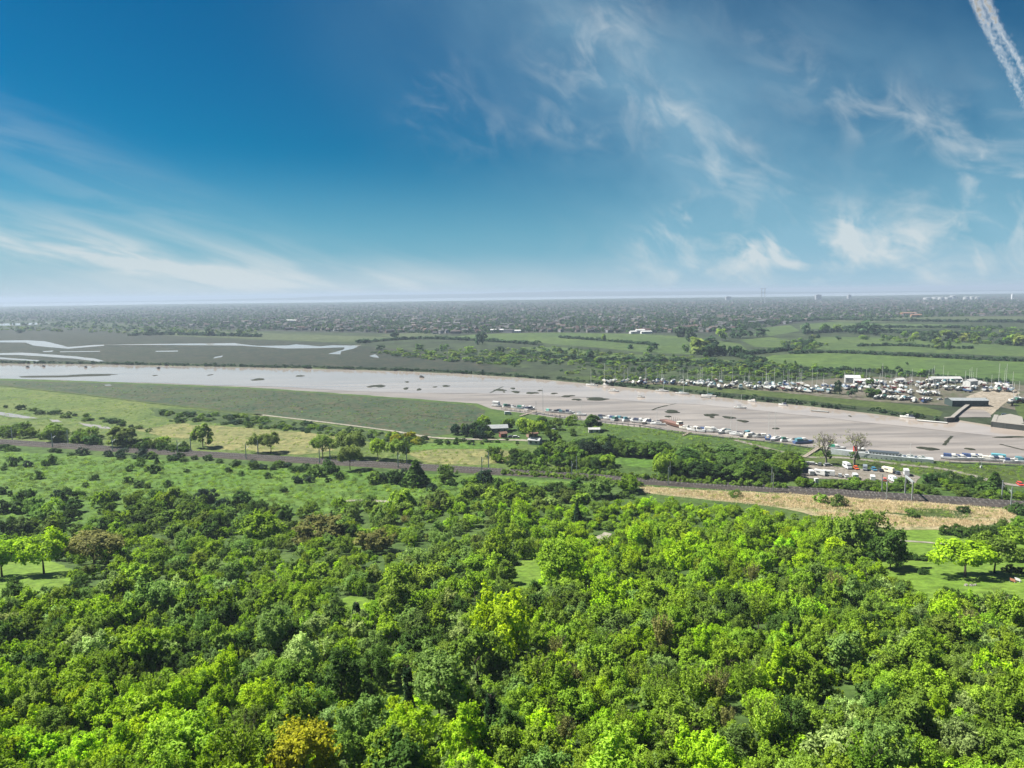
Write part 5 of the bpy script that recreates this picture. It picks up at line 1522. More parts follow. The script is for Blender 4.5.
yard_row([(603, 383.5), (640, 384), (690, 385), (715, 386)], 26, .9, 'above the moored yachts', .7, 1.2)
yard_row([(705, 387.5), (740, 388.5), (775, 390.5)], 16, .9, 'on the grassy bank', .6, 1.2)
yard_row([(640, 381.8), (700, 383.2), (770, 386)], 16, .85, 'at the back above the moored yachts', .6, 1.2)
yard_row([(768, 389.5), (800, 391.2), (832, 393)], 17, .92, 'in front, left of the yard tree', .7, 1.3)
yard_row([(764, 386), (800, 387), (840, 389)], 14, .85, 'behind, left of the yard tree', .7, 1.3)
yard_row([(842, 389), (880, 389), (930, 389), (975, 391)], 30, .95, 'in the second yard row', 1.0, 1.2)
yard_row([(870, 393.5), (900, 394), (940, 395)], 20, .95, 'in the third yard row', .9, 1.3)
yard_row([(858, 384.5), (900, 384), (950, 383), (985, 386)], 30, .95, 'in the back yard row', 1.0, 1.2)
yard_row([(875, 399), (905, 400.5), (935, 402.5)], 15, .95, 'in the front yard row', .7, .2, .9, ('motor_ashore', 'unrigged'), (.7, .3))
yard_row([(985, 390), (1000, 391), (1012, 392)], 7, .9, 'beside the concrete slipway', .8, 1.0)
yard_row([(1012, 405), (1022, 403), (1030, 404)], 6, .95, 'at the right edge of the yard', 1.0, .5)
for px, py, lab in ((999, 387.5, 'tall white yacht raised on stands, the left one of the pair behind the slipway'), (1006.5, 388.2, 'tall white yacht raised on stands, the right one of the pair behind the slipway')):
    p = ground(px, py, 0.0); boat('ashore', 2, (p[0], p[1], .15), 1.5, (0.592, 0.592, 0.577), COVERS[0][0], lab, 'boats ashore in the boatyard', (px, py), 1.3)

# ------------------------------------------------------------------ vehicles
def car_proto(kind, L, W, body, roof_z, hood=0.9, nose=1.0, tail=.3):
    o = empty(kind, (0, 0, 0)); m = MB(); z0 = .28
    prof = [(-L / 2, z0), (-L / 2, hood - .08), (-L / 2 + .12, hood), (L / 2 - .25, hood - .08), (L / 2, hood - .28), (L / 2, z0)]
    m.loft([[(x, s * W / 2 * k, z) for x, z in prof] for s, k in ((-1, .94), (-.96, 1.0), (.96, 1.0), (1, .94))], cap=True)
    m.build('body', M['paint'], o, body)
    xa, xb = -L / 2 + tail * .3, L / 2 - nose
    g = MB().loft([[(xa, -W * .46, hood - .03), (xb, -W * .46, hood - .03), (xb, W * .46, hood - .03), (xa, W * .46, hood - .03)], [(xa + tail, -W * .39, roof_z - .07), (xb - .55, -W * .39, roof_z - .07), (xb - .55, W * .39, roof_z - .07), (xa + tail, W * .39, roof_z - .07)]])
    g.build('window', M['glass'], o)
    MB().box((xa + tail + xb - .55) / 2, 0, roof_z - .03, (xb - .5 - xa - tail), W * .8, .09).build('roof', M['paint'], o, body)
    wheels(o, L, W)
    for s in (-1, 1):
        MB().box(L / 2 - .02, s * W * .36, hood - .32, .08, .3, .16).build('headlight', M['paint'], o, (0.592, 0.592, 0.577))
    return o


def wheels(o, L, W, r=.32, xs_=(-.31, .31)):
    for fx in xs_:
        for s in (-1, 1):
            x, y = L * fx, s * (W / 2 - .1)
            MB().loft([[(x + r * math.cos(t * .524), y + d, r + r * math.sin(t * .524)) for t in range(12)] for d in (-.1, .1)]).build('wheel', M['tyre'], o)


def box_vehicle(kind, L, W, H, body, cab=True, window=True, tow=False):
    o = empty(kind, (0, 0, 0)); z0 = .38
    xf = L / 2 - (1.2 if cab else .0)
    m = MB().loft([[(-L / 2, s, z0), (-L / 2 + .08, s * k, H), (xf - (0.1 if cab else .25), s * k, H), (xf, s, H * .55), (xf, s, z0)] for s, k in ((-W / 2, .95), (W / 2, .95))])
    m.build('body', M['paint'], o, body)
    if cab:
        MB().loft([[(xf - .02, s, z0), (xf - .02, s, H * .82), (xf + .45, s * .92, H * .8), (xf + .75, s * .95, H * .52), (L / 2, s * .95, H * .44), (L / 2, s * .95, z0)] for s in (-W / 2 * .97, W / 2 * .97)]).build('cab', M['paint'], o, body)
        MB().loft([[(xf + .5, s, H * .79), (xf + .79, s, H * .54)][0:2] + [(xf + .81, s, H * .54), (xf + .53, s, H * .79)] for s in (-W * .42, W * .42)]).build('windscreen', M['glass'], o)
        MB().box(xf + .3, 0, H * .66, .5, W * .985, H * .2).build('window', M['glass'], o)
    if window:
        for s in (-1, 1):
            MB().box(-L * .08, s * (W / 2 + .0), H * .66, L * .32, .06, H * .18).build('window', M['glass'], o)
    if tow:
        MB().tube([(L / 2, -.5, .45), (L / 2 + 1.1, 0, .45), (L / 2, .5, .45)], .05, k=4).build('tow_bar', M['steel'], o)
        wheels(o, L, W, .3, (0.0,))
    else:
        wheels(o, L, W, .34)
    return o


VEH = [
    (808, 464.5, 'car', (0.25, 0.25, 0.26), 'grey car parked under the left bare tree, outermost'), (813, 464.8, 'car', (0.555, 0.555, 0.548), 'white car parked under the left bare tree'), (820, 465.3, 'car', (0.12, 0.13, 0.13), 'dark car in the shade at the foot of the left bare tree'), (828, 466, 'car', (0.3, 0.31, 0.3), 'grey car just right of the left bare tree'),
    (847, 468.2, 'motorhome', (0.533, 0.548, 0.562), 'white van with dark windows next to the orange car'), (856, 469, 'car', (0.6, 0.1, 0.02), 'orange red car in the car park beside the white van'), (865, 469.8, 'van', (0.2, 0.23, 0.26), 'grey van between the orange car and the blue car'), (874, 470.3, 'car', (0.04, 0.18, 0.3), 'blue car beside the grey van'), (880.5, 471, 'car', (0.04, 0.05, 0.06), 'small black car between the blue car and the cream caravan'),
    (888, 472.3, 'caravan', (0.72, 0.66, 0.52), 'cream caravan with a pale roof in the car park'), (897, 474, 'car', (0.06, 0.08, 0.1), 'dark car between the cream caravan and the white motorhome'), (906, 474.8, 'motorhome', (0.577, 0.585, 0.592), 'tall white motorhome at the right end of the car park'),
    (811, 474.5, 'van', (0.518, 0.518, 0.511), 'white van at the left end of the front row'), (820, 475, 'caravan', (0.555, 0.555, 0.548), 'white caravan, second from left in the front row'), (828.5, 475.5, 'caravan', (0.592, 0.592, 0.585), 'long white caravan by the white cabinet'), (840, 476.5, 'car', (0.35, 0.36, 0.36), 'silver car in the middle of the front row'), (846.5, 477.3, 'car', (0.533, 0.533, 0.518), 'white car in the middle of the front row'), (855, 478, 'van', (0.518, 0.54, 0.555), 'bluish white van in the middle of the front row'),
    (872.5, 480, 'van', (0.592, 0.592, 0.592), 'white van just left of the red car in the front row'), (884.5, 480.7, 'car', (0.5, 0.12, 0.08), 'red car in the front row'), (893, 481, 'van', (0.62, 0.7, 0.68), 'pale green van at the right of the front row'), (1020, 485.2, 'car', (0.65, 0.06, 0.04), 'bright red car on the track at the right edge'), (937, 479, 'car', (0.518, 0.533, 0.548), 'white car half hidden in bushes right of the car park'),
    (508, 414.5, 'van', (0.533, 0.548, 0.555), 'white van on the gangway end by the jetty'), (551, 432.5, 'caravan', (0.577, 0.585, 0.592), 'white caravan among bushes near the sheds'), (522, 430, 'caravan', (0.6, 0.6, 0.58), 'pale grey caravan behind the yellowish tree'), (511, 437.5, 'car', (0.1, 0.11, 0.13), 'dark car in the yard with the red shed'), (516, 437.8, 'car', (0.518, 0.518, 0.518), 'white car in the yard with the red shed'), (538, 440.5, 'car', (0.5, 0.5, 0.48), 'silver car by the grey hut'), (782, 476.3, 'car', (0.518, 0.518, 0.518), 'white car at the left gap in the thicket'), (755, 460, 'car', (0.65, 0.65, 0.63), 'pale car on the small gravel patch in the thicket'), (783, 456, 'car', (0.6, 0.58, 0.55), 'pale car where the track leaves the thicket'),
    (1018, 399.5, 'van', (0.518, 0.533, 0.548), 'white van by the right edge of the boatyard'), (1022, 401, 'car', (0.05, 0.2, 0.4), 'blue car by the right edge of the boatyard'), (972, 401, 'car', (0.05, 0.06, 0.07), 'black car beside the dark yard shed'), (977, 399.8, 'car', (0.5, 0.5, 0.5), 'silver car beside the dark yard shed'), (985, 399.5, 'car', (0.06, 0.07, 0.09), 'dark car on the concrete by the slipway'), (940, 399.8, 'car', (0.518, 0.518, 0.518), 'white car in the front yard left of the dark shed'), (948, 401.5, 'car', (0.2, 0.3, 0.45), 'blue car in the front yard left of the dark shed'), (953, 403.4, 'car', (0.4, 0.4, 0.4), 'grey car in the front yard left of the dark shed'), (1005, 415.5, 'car', (0.1, 0.13, 0.16), 'dark car standing on the right quay'),
]
VP = {}
for px, py, kind, c, lab in VEH:
    p = ground(px, py, 0.15)
    if kind not in VP:
        VP[kind] = {'car': lambda: car_proto('car', 4.3, 1.8, c, 1.48), 'van': lambda: box_vehicle('van', 5.4, 2.0, 2.3, c), 'caravan': lambda: box_vehicle('caravan', 5.6, 2.2, 2.6, c, cab=False, tow=True), 'motorhome': lambda: box_vehicle('motorhome', 6.2, 2.2, 2.9, c)}[kind]()
        o = VP[kind]; o.location = (p[0], p[1], .15)
    else:
        o = dup(VP[kind], (p[0], p[1], .15))
    o.rotation_euler = (0, 0, RNG.choice([-1.75, 1.35]) + RNG.normal() * .12 if py > 466 and kind != 'caravan' else RNG.normal() * .5)
    for ch in o.children:
        if ch.name.split('.')[0] in ('body', 'roof', 'cab'):
            ch.color = rgba(c)
    thing(o, lab, {'car': 'car', 'van': 'van', 'caravan': 'caravan', 'motorhome': 'motorhome'}[kind], 'vehicles parked by the creek', (px, py))

# ------------------------------------------------------------------ sheds, quays, jetties, gangways
def shed(px, py, L, W_, H, rise, rz, wc, rc, label, name='shed', win=True):
    p = ground(px, py, 0.0)
    house((p[0], p[1], 0.1), L, W_, H, rise, rz, wc, rc, label, name, 'shed' if name == 'shed' else 'house', None, (px, py), windows=win, chimney=False)


shed(495, 432, 16, 8, 3.0, 1.6, .12, (0.24, 0.25, 0.24), (0.25, 0.27, 0.28), 'long grey roofed shed left of the caravans')
shed(503, 437, 4.2, 3.4, 2.3, .9, .4, (0.2, 0.06, 0.05), (0.16, 0.08, 0.06), 'small red shed in the yard below the grey roofed shed')
shed(535, 444, 7, 5, 2.6, 1.2, -.4, (0.4, 0.4, 0.38), (0.35, 0.36, 0.37), 'grey hut beside the end of the bank path')
shed(594, 432.5, 7, 4, 2.2, .8, .0, (0.4, 0.4, 0.38), (0.4, 0.4, 0.4), 'low pale hut under the small dark round tree')
shed(532, 437, 6, 5, 2.6, 1.2, .3, (0.25, 0.16, 0.12), (0.22, 0.12, 0.09), 'brown hut behind the yellowish tree')
shed(966, 405.5, 26, 12, 4.5, 1.2, -.1, (0.03, 0.05, 0.045), (0.22, 0.24, 0.25), 'long dark green yard shed above the basin')
shed(852, 382.5, 13, 9, 5.0, 2.0, -.3, (0.444, 0.444, 0.432), (0.496, 0.504, 0.512), 'white yard building left of the main boat rows')
shed(864, 384, 18, 8, 3.4, 1.4, -.3, (0.426, 0.426, 0.414), (0.480, 0.480, 0.480), 'long low white yard building beside the taller white one')
shed(945, 382.5, 26, 9, 4.0, 1.5, -.1, (0.414, 0.414, 0.409), (0.390, 0.390, 0.390), 'long white building at the back of the boatyard')
shed(970, 388, 10, 7, 6.5, 1.5, .4, (0.462, 0.462, 0.450), (0.414, 0.414, 0.414), 'tall white shed between the boatyard masts')
shed(899, 383.2, 9, 6, 3.4, 1.4, .2, (0.480, 0.480, 0.464), (0.400, 0.400, 0.400), 'small pale building at the back of the main yard')
shed(735, 356, 14, 9, 4, 2, .2, (0.400, 0.400, 0.384), (0.240, 0.240, 0.248), 'grey barn beside the dark conifer block')
for px, py, L, W_, H, lab in ((497, 332, 30, 12, 5, 'white low building at the edge of the far town, the left of two'), (515, 332.5, 26, 10, 4, 'white low building at the edge of the far town, the right of two'), (640, 333, 20, 10, 6, 'white farmhouse among dark trees beyond the large far field'), (646, 333.5, 24, 8, 4, 'long white barn beside the farmhouse beyond the large far field'), (633, 333.5, 16, 8, 4, 'small white barn left of the farmhouse beyond the large far field'), (292, 322, 40, 14, 6, 'white warehouse in the far town, left of centre'), (908, 315, 70, 14, 7, 'orange roofed long school building in the far town at right'), (916, 317, 30, 14, 7, 'orange brick block before the long orange roofed building')):
    p = ground(px, py, 0.0); orange = 'orange' in lab
    house((p[0], p[1], 0), L, W_, H, 2.0, RNG.normal() * .3, (0.3, 0.17, 0.1) if orange else (0.555, 0.555, 0.54), (0.27, 0.15, 0.1) if orange else (0.488, 0.488, 0.488), lab, 'house', 'house', None, (px, py), windows=True, chimney=False)


def quay(px, label, h=2.6, w=2.2, top=.5):
    W = smooth_line([ground(x, y, 0.0)[:2] for x, y in px], 1)
    o = empty('quay_wall', (W[0][0], W[0][1], 0)); m = MB(); cp = MB()
    for i in range(len(W) - 1):
        a, b = W[i] - W[0], W[i + 1] - W[0]; d = b - a; L = np.linalg.norm(d); rz_ = math.atan2(d[1], d[0]); c = (a + b) / 2
        m.box(c[0], c[1], top - h / 2, L + w * .98, w, h, rz_); cp.box(c[0], c[1], top + .16 + i * .004, L + w * 1.05, w + .3, .3, rz_)
    m.build('timber_facing', M['dark_timber'], o); cp.build('capping', M['concrete'], o)
    thing(o, label, 'quay wall', None, px[0])


quay([(946.5, 420), (952, 419.5), (960, 412.5), (968, 406.5)], 'timber faced quay wall on the left side of the slipway basin', 3.6, 2.2, 1.5)
quay([(996, 418), (993.5, 424.5), (1005, 426), (1040, 430)], 'dark timber quay wall at the right edge of the river', 4.0, 2.2, 1.9)
p = ground(1006, 419, 0.0)
poly_sheet('quay_deck', [(994, 424), (998, 418.5), (1010, 416.5), (1022, 419.5), (1024, 427.5)], M['concrete'], 1.95, step=20)
# pontoons, jetty and gangways
def plank_way(pts, width, z0, z1, label, name='gangway', mat='timber', legs=True):
    A = [ground(x, y, 0.0)[:2] for x, y in pts]
    o = empty(name, (A[0][0], A[0][1], 0)); m = MB(); n = len(A); s = MB(); rl = MB()
    for i in range(n - 1):
        a, b = A[i] - A[0], A[i + 1] - A[0]; d = b - a; L = np.linalg.norm(d); nx = np.array((-d[1], d[0])) / L
        za, zb = z0 + (z1 - z0) * i / (n - 1), z0 + (z1 - z0) * (i + 1) / (n - 1)
        m.loft([[(*(a + nx * width / 2), za), (*(a - nx * width / 2), za), (*(a - nx * width / 2), za - .2), (*(a + nx * width / 2), za - .2)], [(*(b + nx * width / 2), zb), (*(b - nx * width / 2), zb), (*(b - nx * width / 2), zb - .2), (*(b + nx * width / 2), zb - .2)]])
        for sd in (-1, 1):
            q0, q1 = a + nx * sd * width * .47, b + nx * sd * width * .47
            rl.tube([(*q0, za + 1.0), (*q1, zb + 1.0)], .05, k=4)
            k = max(1, int(L / 4))
            for j in range(k + 1):
                q = q0 + (q1 - q0) * j / k; zz = za + (zb - za) * j / k
                rl.tube([(*q, zz), (*q, zz + 1.0)], .05, k=4)
                s.tube([(*q, -2.2), (*q, zz - .1)], .12, k=5)
    m.build('deck', M[mat], o); rl.build('handrail', M[mat], o)
    if legs:
        s.build('piling', M['dark_timber'], o)
    thing(o, label, 'gangway' if name == 'gangway' else 'jetty', None, pts[0])


plank_way([(502, 407.6), (520, 409.6), (536, 411.2), (560, 415.2), (580, 417)], 1.8, .3, .3, 'long timber jetty in front of the boats by the caravans', 'jetty')
plank_way([(520, 416.5), (536, 411.8)], 1.8, .5, .7, 'pale sloping gangway from the caravans to the jetty')
plank_way([(804, 457.5), (821, 447.5)], 2.2, .4, 1.1, 'pale sloping gangway left of the first bare tree')
plank_way([(683, 436), (690, 432.6)], 1.6, .4, .7, 'short pale gangway behind the rusty barge')
plank_way([(660, 429), (672, 432.4), (690, 434.4), (730, 438.6), (764, 441.5)], 1.6, .3, .3, 'long dark walkway behind the moored row', 'jetty', 'dark_timber')
plank_way([(600, 421.8), (640, 425.4), (660, 429)], 1.6, .3, .3, 'dark walkway behind the boats before the rusty barge', 'jetty', 'dark_timber')
plank_way([(764, 442), (800, 446.6), (835, 452)], 1.6, .3, .3, 'dark walkway left of the long white ship', 'jetty', 'dark_timber')
plank_way([(940, 462.5), (980, 464), (1030, 467)], 1.6, .3, .3, 'dark walkway behind the blue covered boats', 'jetty', 'dark_timber')
for px, py, L, lab in ((932, 422, 18, 'white floating pontoon below the slipway basin'), (820, 411.5, 12, 'low grey pontoon under the far bank'), (706, 397.6, 8, 'little grey pontoon under the far bank')):
    p = ground(px, py, -1.4); o = empty('pontoon', (p[0], p[1], -1.45), river_dir(px, py, -1.4))
    MB().box(0, 0, .25, L, 3.0, .5).build('float', M['concrete'], o); MB().box(0, 0, .56, L * 1.01, 3.2, .12).build('deck', M['paint'], o, (0.518, 0.518, 0.503) if 'white' in lab else (0.3, 0.3, 0.28))
    thing(o, lab, 'pontoon', None, (px, py))
for px, py, hpx, lab in ((543, 413, 27, 'tall slender pole beside the turquoise canopy boat'), (536, 411, 12, 'short pole at the head of the sloping gangway'), (981, 468, 14, 'white post with a box behind the teal houseboat')):
    p = ground(px, py, 0); o = empty('pole', (p[0], p[1], -1)); h = px_height(p, hpx)
    MB().tube([(0, 0, 0), (0, 0, h)], .13, .1).build('shaft', M['steel'], o); MB().box(0, 0, h * .8, 1.2, .12, .12).build('yard', M['steel'], o)
    if 'box' in lab:
        MB().box(0, 0, 1.4, .9, .7, 1.4).build('cabinet', M['paint'], o, (0.555, 0.555, 0.548))
    thing(o, lab, 'pole', None, (px, py))

# ------------------------------------------------------------------ the railway
RAIL_PX = [(-60, 437.5), (0, 441.8), (60, 445.6), (130, 450), (200, 454), (255, 457.4), (330, 461.8), (430, 467.6), (500, 471.8), (560, 475), (640, 480.6), (700, 484.4), (770, 488.6), (830, 492.4), (900, 497), (960, 500.8), (1024, 505), (1100, 510)]
railW = smooth_line([ground(x, y, 0.0)[:2] for x, y in RAIL_PX], 10)


def offset_line(W, off):
    out = []
    for i, p in enumerate(W):
        d = W[min(i + 1, len(W) - 1)] - W[max(i - 1, 0)]; d = d / np.linalg.norm(d)
        out.append(p + np.array((-d[1], d[0])) * off)
    return out


m = MB()
for i, p in enumerate(railW):
    for off, z in ((-6.6, .02), (-4.7, .55), (4.7, .55), (6.6, .02)):
        q = offset_line(railW[max(i - 1, 0):i + 2], off)[min(i, 1)]
        m.v.append((q[0], q[1], z))
for i in range(len(railW) - 1):
    for j in range(3):
        a = i * 4 + j; m.f.append((a, a + 1, a + 5, a + 4))
o = m.build('ballast', M['ballast']); o['kind'] = 'structure'
for toff, lab in ((-2.1, 'near railway track of the double line across the meadow'), (2.1, 'far railway track of the double line across the meadow')):
    c = railW[len(railW) // 2]
    o = empty('railway_track', (c[0], c[1], 0))
    for off in (-.74, .74):
        r = MB(); Lr = offset_line(railW, toff + off)
        rings = [[(p[0] - c[0] + dx, p[1] - c[1] + dy, z) for dx, dy, z in ((0, -.06, .66), (0, -.06, .86), (0, .06, .86), (0, .06, .66))] for p in Lr]
        r.loft(rings).build('rail', M['rail'], o)
    s = MB(); Ls = offset_line(railW, toff)
    for i in range(len(Ls) - 1):
        d = Ls[i + 1] - Ls[i]; L = np.linalg.norm(d); rz_ = math.atan2(d[1], d[0]); k = int(L / 1.4)
        for j in range(k):
            q = Ls[i] + d * j / max(k, 1) - c
            s.box(q[0], q[1], .6, .28, 2.5, .16, rz_)
    sl = s.build('sleepers', M['concrete'], o); sl['kind'] = 'stuff'
    thing(o, lab, 'railway track', None, (512, 472))
# masts of the overhead line, in pairs
acc = 0.0; seg_i = 0; mast_src = None; k = 0
cum = [0.0]
for i in range(len(railW) - 1):
    cum.append(cum[-1] + float(np.linalg.norm(railW[i + 1] - railW[i])))
tpos = 12.0
while tpos < cum[-1] - 5:
    i = int(np.searchsorted(cum, tpos) - 1); f = (tpos - cum[i]) / (cum[i + 1] - cum[i]); q = railW[i] + (railW[i + 1] - railW[i]) * f
    d = railW[i + 1] - railW[i]; rz_ = math.atan2(d[1], d[0])
    nx = np.array((-d[1], d[0])) / np.linalg.norm(d)
    for s in (-1, 1):
        loc = (q[0] + nx[0] * s * 5.4, q[1] + nx[1] * s * 5.4, 0.3); px, py = project(loc)
        if not (-20 < px < 1044):
            continue
        lab = f'grey overhead line mast on the {"near" if s < 0 else "far"} side of the railway'
        if mast_src is None:
            o = mast_src = empty('overhead_line_mast', loc, rz_)
            MB().box(0, 0, 4.2, .42, .42, 8.4, taper=.75).build('mast', M['steel'], o)
            MB().tube([(0, 0, 6.4), (0, 2.9, 6.6)], .06, k=5).build('cantilever', M['steel'], o); MB().tube([(0, 0, 5.2), (0, 2.6, 6.5)], .05, k=5).build('stay', M['steel'], o); MB().box(0, 2.6, 6.2, .1, .1, .7).build('insulator', M['paint'], o, (0.3, 0.16, 0.1))
            if s > 0:
                o.rotation_euler = (0, 0, rz_ + math.pi)
        else:
            o = dup(mast_src, loc, rz_ + (math.pi if s > 0 else 0))
        thing(o, lab, 'railway mast', 'overhead line masts', (px, py))
    tpos += 46.0
# a portal over the tracks and two white cabinets
q0, q1 = ground(912, 500.5, .2), ground(905, 494, .2); d = q1 - q0; L = float(np.linalg.norm(d))
o = empty('signal_gantry', tuple(q0), math.atan2(d[1], d[0]))
for x in (0, L):
    MB().box(x, 0, 4.2, .5, .5, 8.4).build('post', M['steel'], o)
MB().box(L / 2, 0, 8.0, L + 1.5, .6, .8).build('beam', M['steel'], o)
MB().box(L * .7, .3, 6.6, .8, .4, 1.6).build('signal_head', M['dark_timber'], o)
thing(o, 'grey steel gantry standing across the railway below the white motorhome', 'gantry', None, (908, 490))
for px, py, lab in ((816, 486.5, 'white equipment cabinet on legs between the car park and the railway'), (668, 478.5, 'white equipment cabinet beside the olive yellow tree')):
    p = ground(px, py, 0.0); o = empty('equipment_cabinet', tuple(p), .2)
    MB().box(0, 0, 2.4, 1.7, 1.0, 2.6).build('casing', M['paint'], o, (0.555, 0.562, 0.562)); MB().box(0, 0, 3.76, 1.9, 1.2, .12).build('lid', M['paint'], o, (0.6, 0.6, 0.6))
    for s in (-1, 1):
        MB().box(s * .6, 0, .55, .2, .7, 1.2).build('leg', M['steel'], o)
    thing(o, lab, 'cabinet', None, (px, py))
# a few things on the right lawn
for px, py, c, lab in ((1013, 582.5, (0.35, 0.15, 0.1), 'red and white garden toy on the lawn'), (1018, 582, (0.555, 0.555, 0.555), 'white garden chair on the lawn near the right edge'), (969, 586, (0.35, 0.3, 0.25), 'low stone heap under the spreading lawn tree')):
    p = ground(px, py); 
    if 'heap' in lab:
        o = empty('stone_heap', tuple(p))
        for j in range(7):
            MB().box(RNG.normal() * .9, RNG.normal() * .4, .2, .8, .6, .5, RNG.uniform(0, 3), .7).build('stone', M['concrete'], o)
        thing(o, lab, 'stones', None, (px, py))
    else:
        o = empty('garden_bench', tuple(p), .4)
        MB().box(0, 0, .45, .6, 1.4, .1).build('seat', M['paint'], o, c); MB().box(-.3, 0, .8, .08, 1.4, .6).build('backrest', M['paint'], o, c)
        for sx in (-.25, .25):
            for sy in (-.6, .6):
                MB().box(sx, sy, .2, .08, .08, .4).build('leg', M['paint'], o, (.7, .7, .7))
        thing(o, lab.replace('garden toy', 'garden bench').replace('garden chair', 'garden bench'), 'garden bench', None, (px, py))
# half hidden grey tank or trailer in the wood by the drive
p = ground(838, 560); o = empty('trailer', tuple(p), .9)
MB().loft([[(x, 1.6 * math.cos(t), 1.0 + 1.7 * max(0, math.sin(t))) for t in [math.pi * j / 8 for j in range(9)]] for x in (-2.6, 2.6)]).build('cover', M['paint'], o, (0.13, 0.15, 0.15))
MB().box(0, 0, .7, 5.0, 2.9, .5).build('chassis', M['dark_timber'], o); wheels(o, 5, 2.6, .35, (-.1, .1))
thing(o, 'grey covered trailer half hidden by the broad dark green tree', 'trailer', None, (838, 556))
# ------------------------------------------------------------------ sky, vapour trail, air
SUN_AZ, SUN_EL = R(-75), R(53)
sdir = Vector((math.sin(SUN_AZ) * math.cos(SUN_EL), math.cos(SUN_AZ) * math.cos(SUN_EL), math.sin(SUN_EL)))
sl = bpy.data.lights.new('sun', 'SUN'); sl.energy = 5.0; sl.angle = R(0.5); sl.color = (1.0, 0.95, 0.86)
so = bpy.data.objects.new('sun', sl); link(so); so.rotation_euler = sdir.to_track_quat('Z', 'Y').to_euler(); so.location = (0, 0, 400)

w = bpy.data.worlds.new('World'); scene.world = w; w.use_nodes = True
nt = w.node_tree; bg = nt.nodes['Background']; bg.inputs['Strength'].default_value = 0.11
sky = N(nt, 'ShaderNodeTexSky', sky_type='NISHITA', sun_disc=False, sun_elevation=SUN_EL, sun_rotation=SUN_AZ, altitude=100, air_density=1.0, dust_density=0.6, ozone_density=2.2)
sn = N(nt, 'ShaderNodeVectorMath', operation='SCALE'); sn.inputs['Scale'].default_value = 0.2
nt.links.new(sky.outputs[0], sn.inputs[0])
sg = N(nt, 'ShaderNodeGamma'); sg.inputs['Gamma'].default_value = 1.4; nt.links.new(sn.outputs[0], sg.inputs['Color'])
hs = N(nt, 'ShaderNodeVectorMath', operation='MULTIPLY'); hs.inputs[1].default_value = (0.03, 0.8, 1.0)
nt.links.new(sg.outputs[0], hs.inputs[0])
geo = N(nt, 'ShaderNodeTexCoord')
sep = N(nt, 'ShaderNodeSeparateXYZ'); nt.links.new(geo.outputs['Generated'], sep.inputs[0])


def mth(op, a, b=None, c=None, clamp=False):
    n = N(nt, 'ShaderNodeMath', operation=op, use_clamp=clamp)
    for i, v in enumerate((a, b, c)):
        if v is None:
            continue
        if hasattr(v, 'is_linked'):
            nt.links.new(v, n.inputs[i])
        else:
            n.inputs[i].default_value = v
    return n.outputs[0]


az = mth('ARCTAN2', sep.outputs[0], sep.outputs[1])          # 0 ahead, + to the right
el = mth('ARCSINE', sep.outputs[2])


def azel(px, py):
    d = ray(px, py); d = d / np.linalg.norm(d)
    return math.atan2(d[0], d[1]), math.asin(d[2])


def blob(px, py, wpx, hpx, rot):
    """Soft oval of cloud centred on one bearing and height of the sky; 1 at its centre."""
    a, e = azel(px, py); r = R(rot)
    da, de = mth('SUBTRACT', az, a), mth('SUBTRACT', el, e)
    u = mth('ADD', mth('MULTIPLY', da, math.cos(r) * F / wpx), mth('MULTIPLY', de, math.sin(r) * F / wpx))
    v = mth('ADD', mth('MULTIPLY', da, -math.sin(r) * F / hpx), mth('MULTIPLY', de, math.cos(r) * F / hpx))
    q = mth('ADD', mth('MULTIPLY', u, u), mth('MULTIPLY', v, v))
    return mth('EXPONENT', mth('MULTIPLY', q, -1.0))


def streak_noise(rot, su, sv, detail, dist, seed, scale=1.0):
    cmb = N(nt, 'ShaderNodeCombineXYZ'); r = R(rot)
    nt.links.new(mth('ADD', mth('MULTIPLY', az, math.cos(r)), mth('MULTIPLY', el, math.sin(r))), cmb.inputs[0])
    nt.links.new(mth('ADD', mth('MULTIPLY', az, -math.sin(r)), mth('MULTIPLY', el, math.cos(r))), cmb.inputs[1])
    mp = N(nt, 'ShaderNodeMapping'); mp.inputs['Scale'].default_value = (su, sv, 1); mp.inputs['Location'].default_value = (seed, seed * .7, 0)
    nt.links.new(cmb.outputs[0], mp.inputs['Vector'])
    n = N(nt, 'ShaderNodeTexNoise', inputs={'Scale': scale, 'Detail': detail, 'Roughness': 0.55, 'Distortion': dist})
    nt.links.new(mp.outputs[0], n.inputs['Vector'])
    return n.outputs['Fac']


def rng_(v, a, b, c=0.0, d=1.0):
    m_ = N(nt, 'ShaderNodeMapRange', interpolation_type='SMOOTHSTEP', inputs={'From Min': a, 'From Max': b, 'To Min': c, 'To Max': d}); nt.links.new(v, m_.inputs['Value']); return m_.outputs['Result']


right = streak_noise(-32, 4.0, 7.0, 8.0, 0.4, 3.1)
fine = streak_noise(-26, 10.0, 20.0, 10.0, 0.6, 7.7)
curl = streak_noise(-40, 14.0, 22.0, 10.0, 0.8, 11.3)
left = streak_noise(-16, 6.0, 36.0, 9.0, 0.5, 5.5)


def blobs(L):
    t = None
    for px, py, w_, h_, rot, amp in L:
        v = mth('MULTIPLY', blob(px, py, w_, h_, rot), amp)
        t = v if t is None else mth('ADD', t, v)
    return t


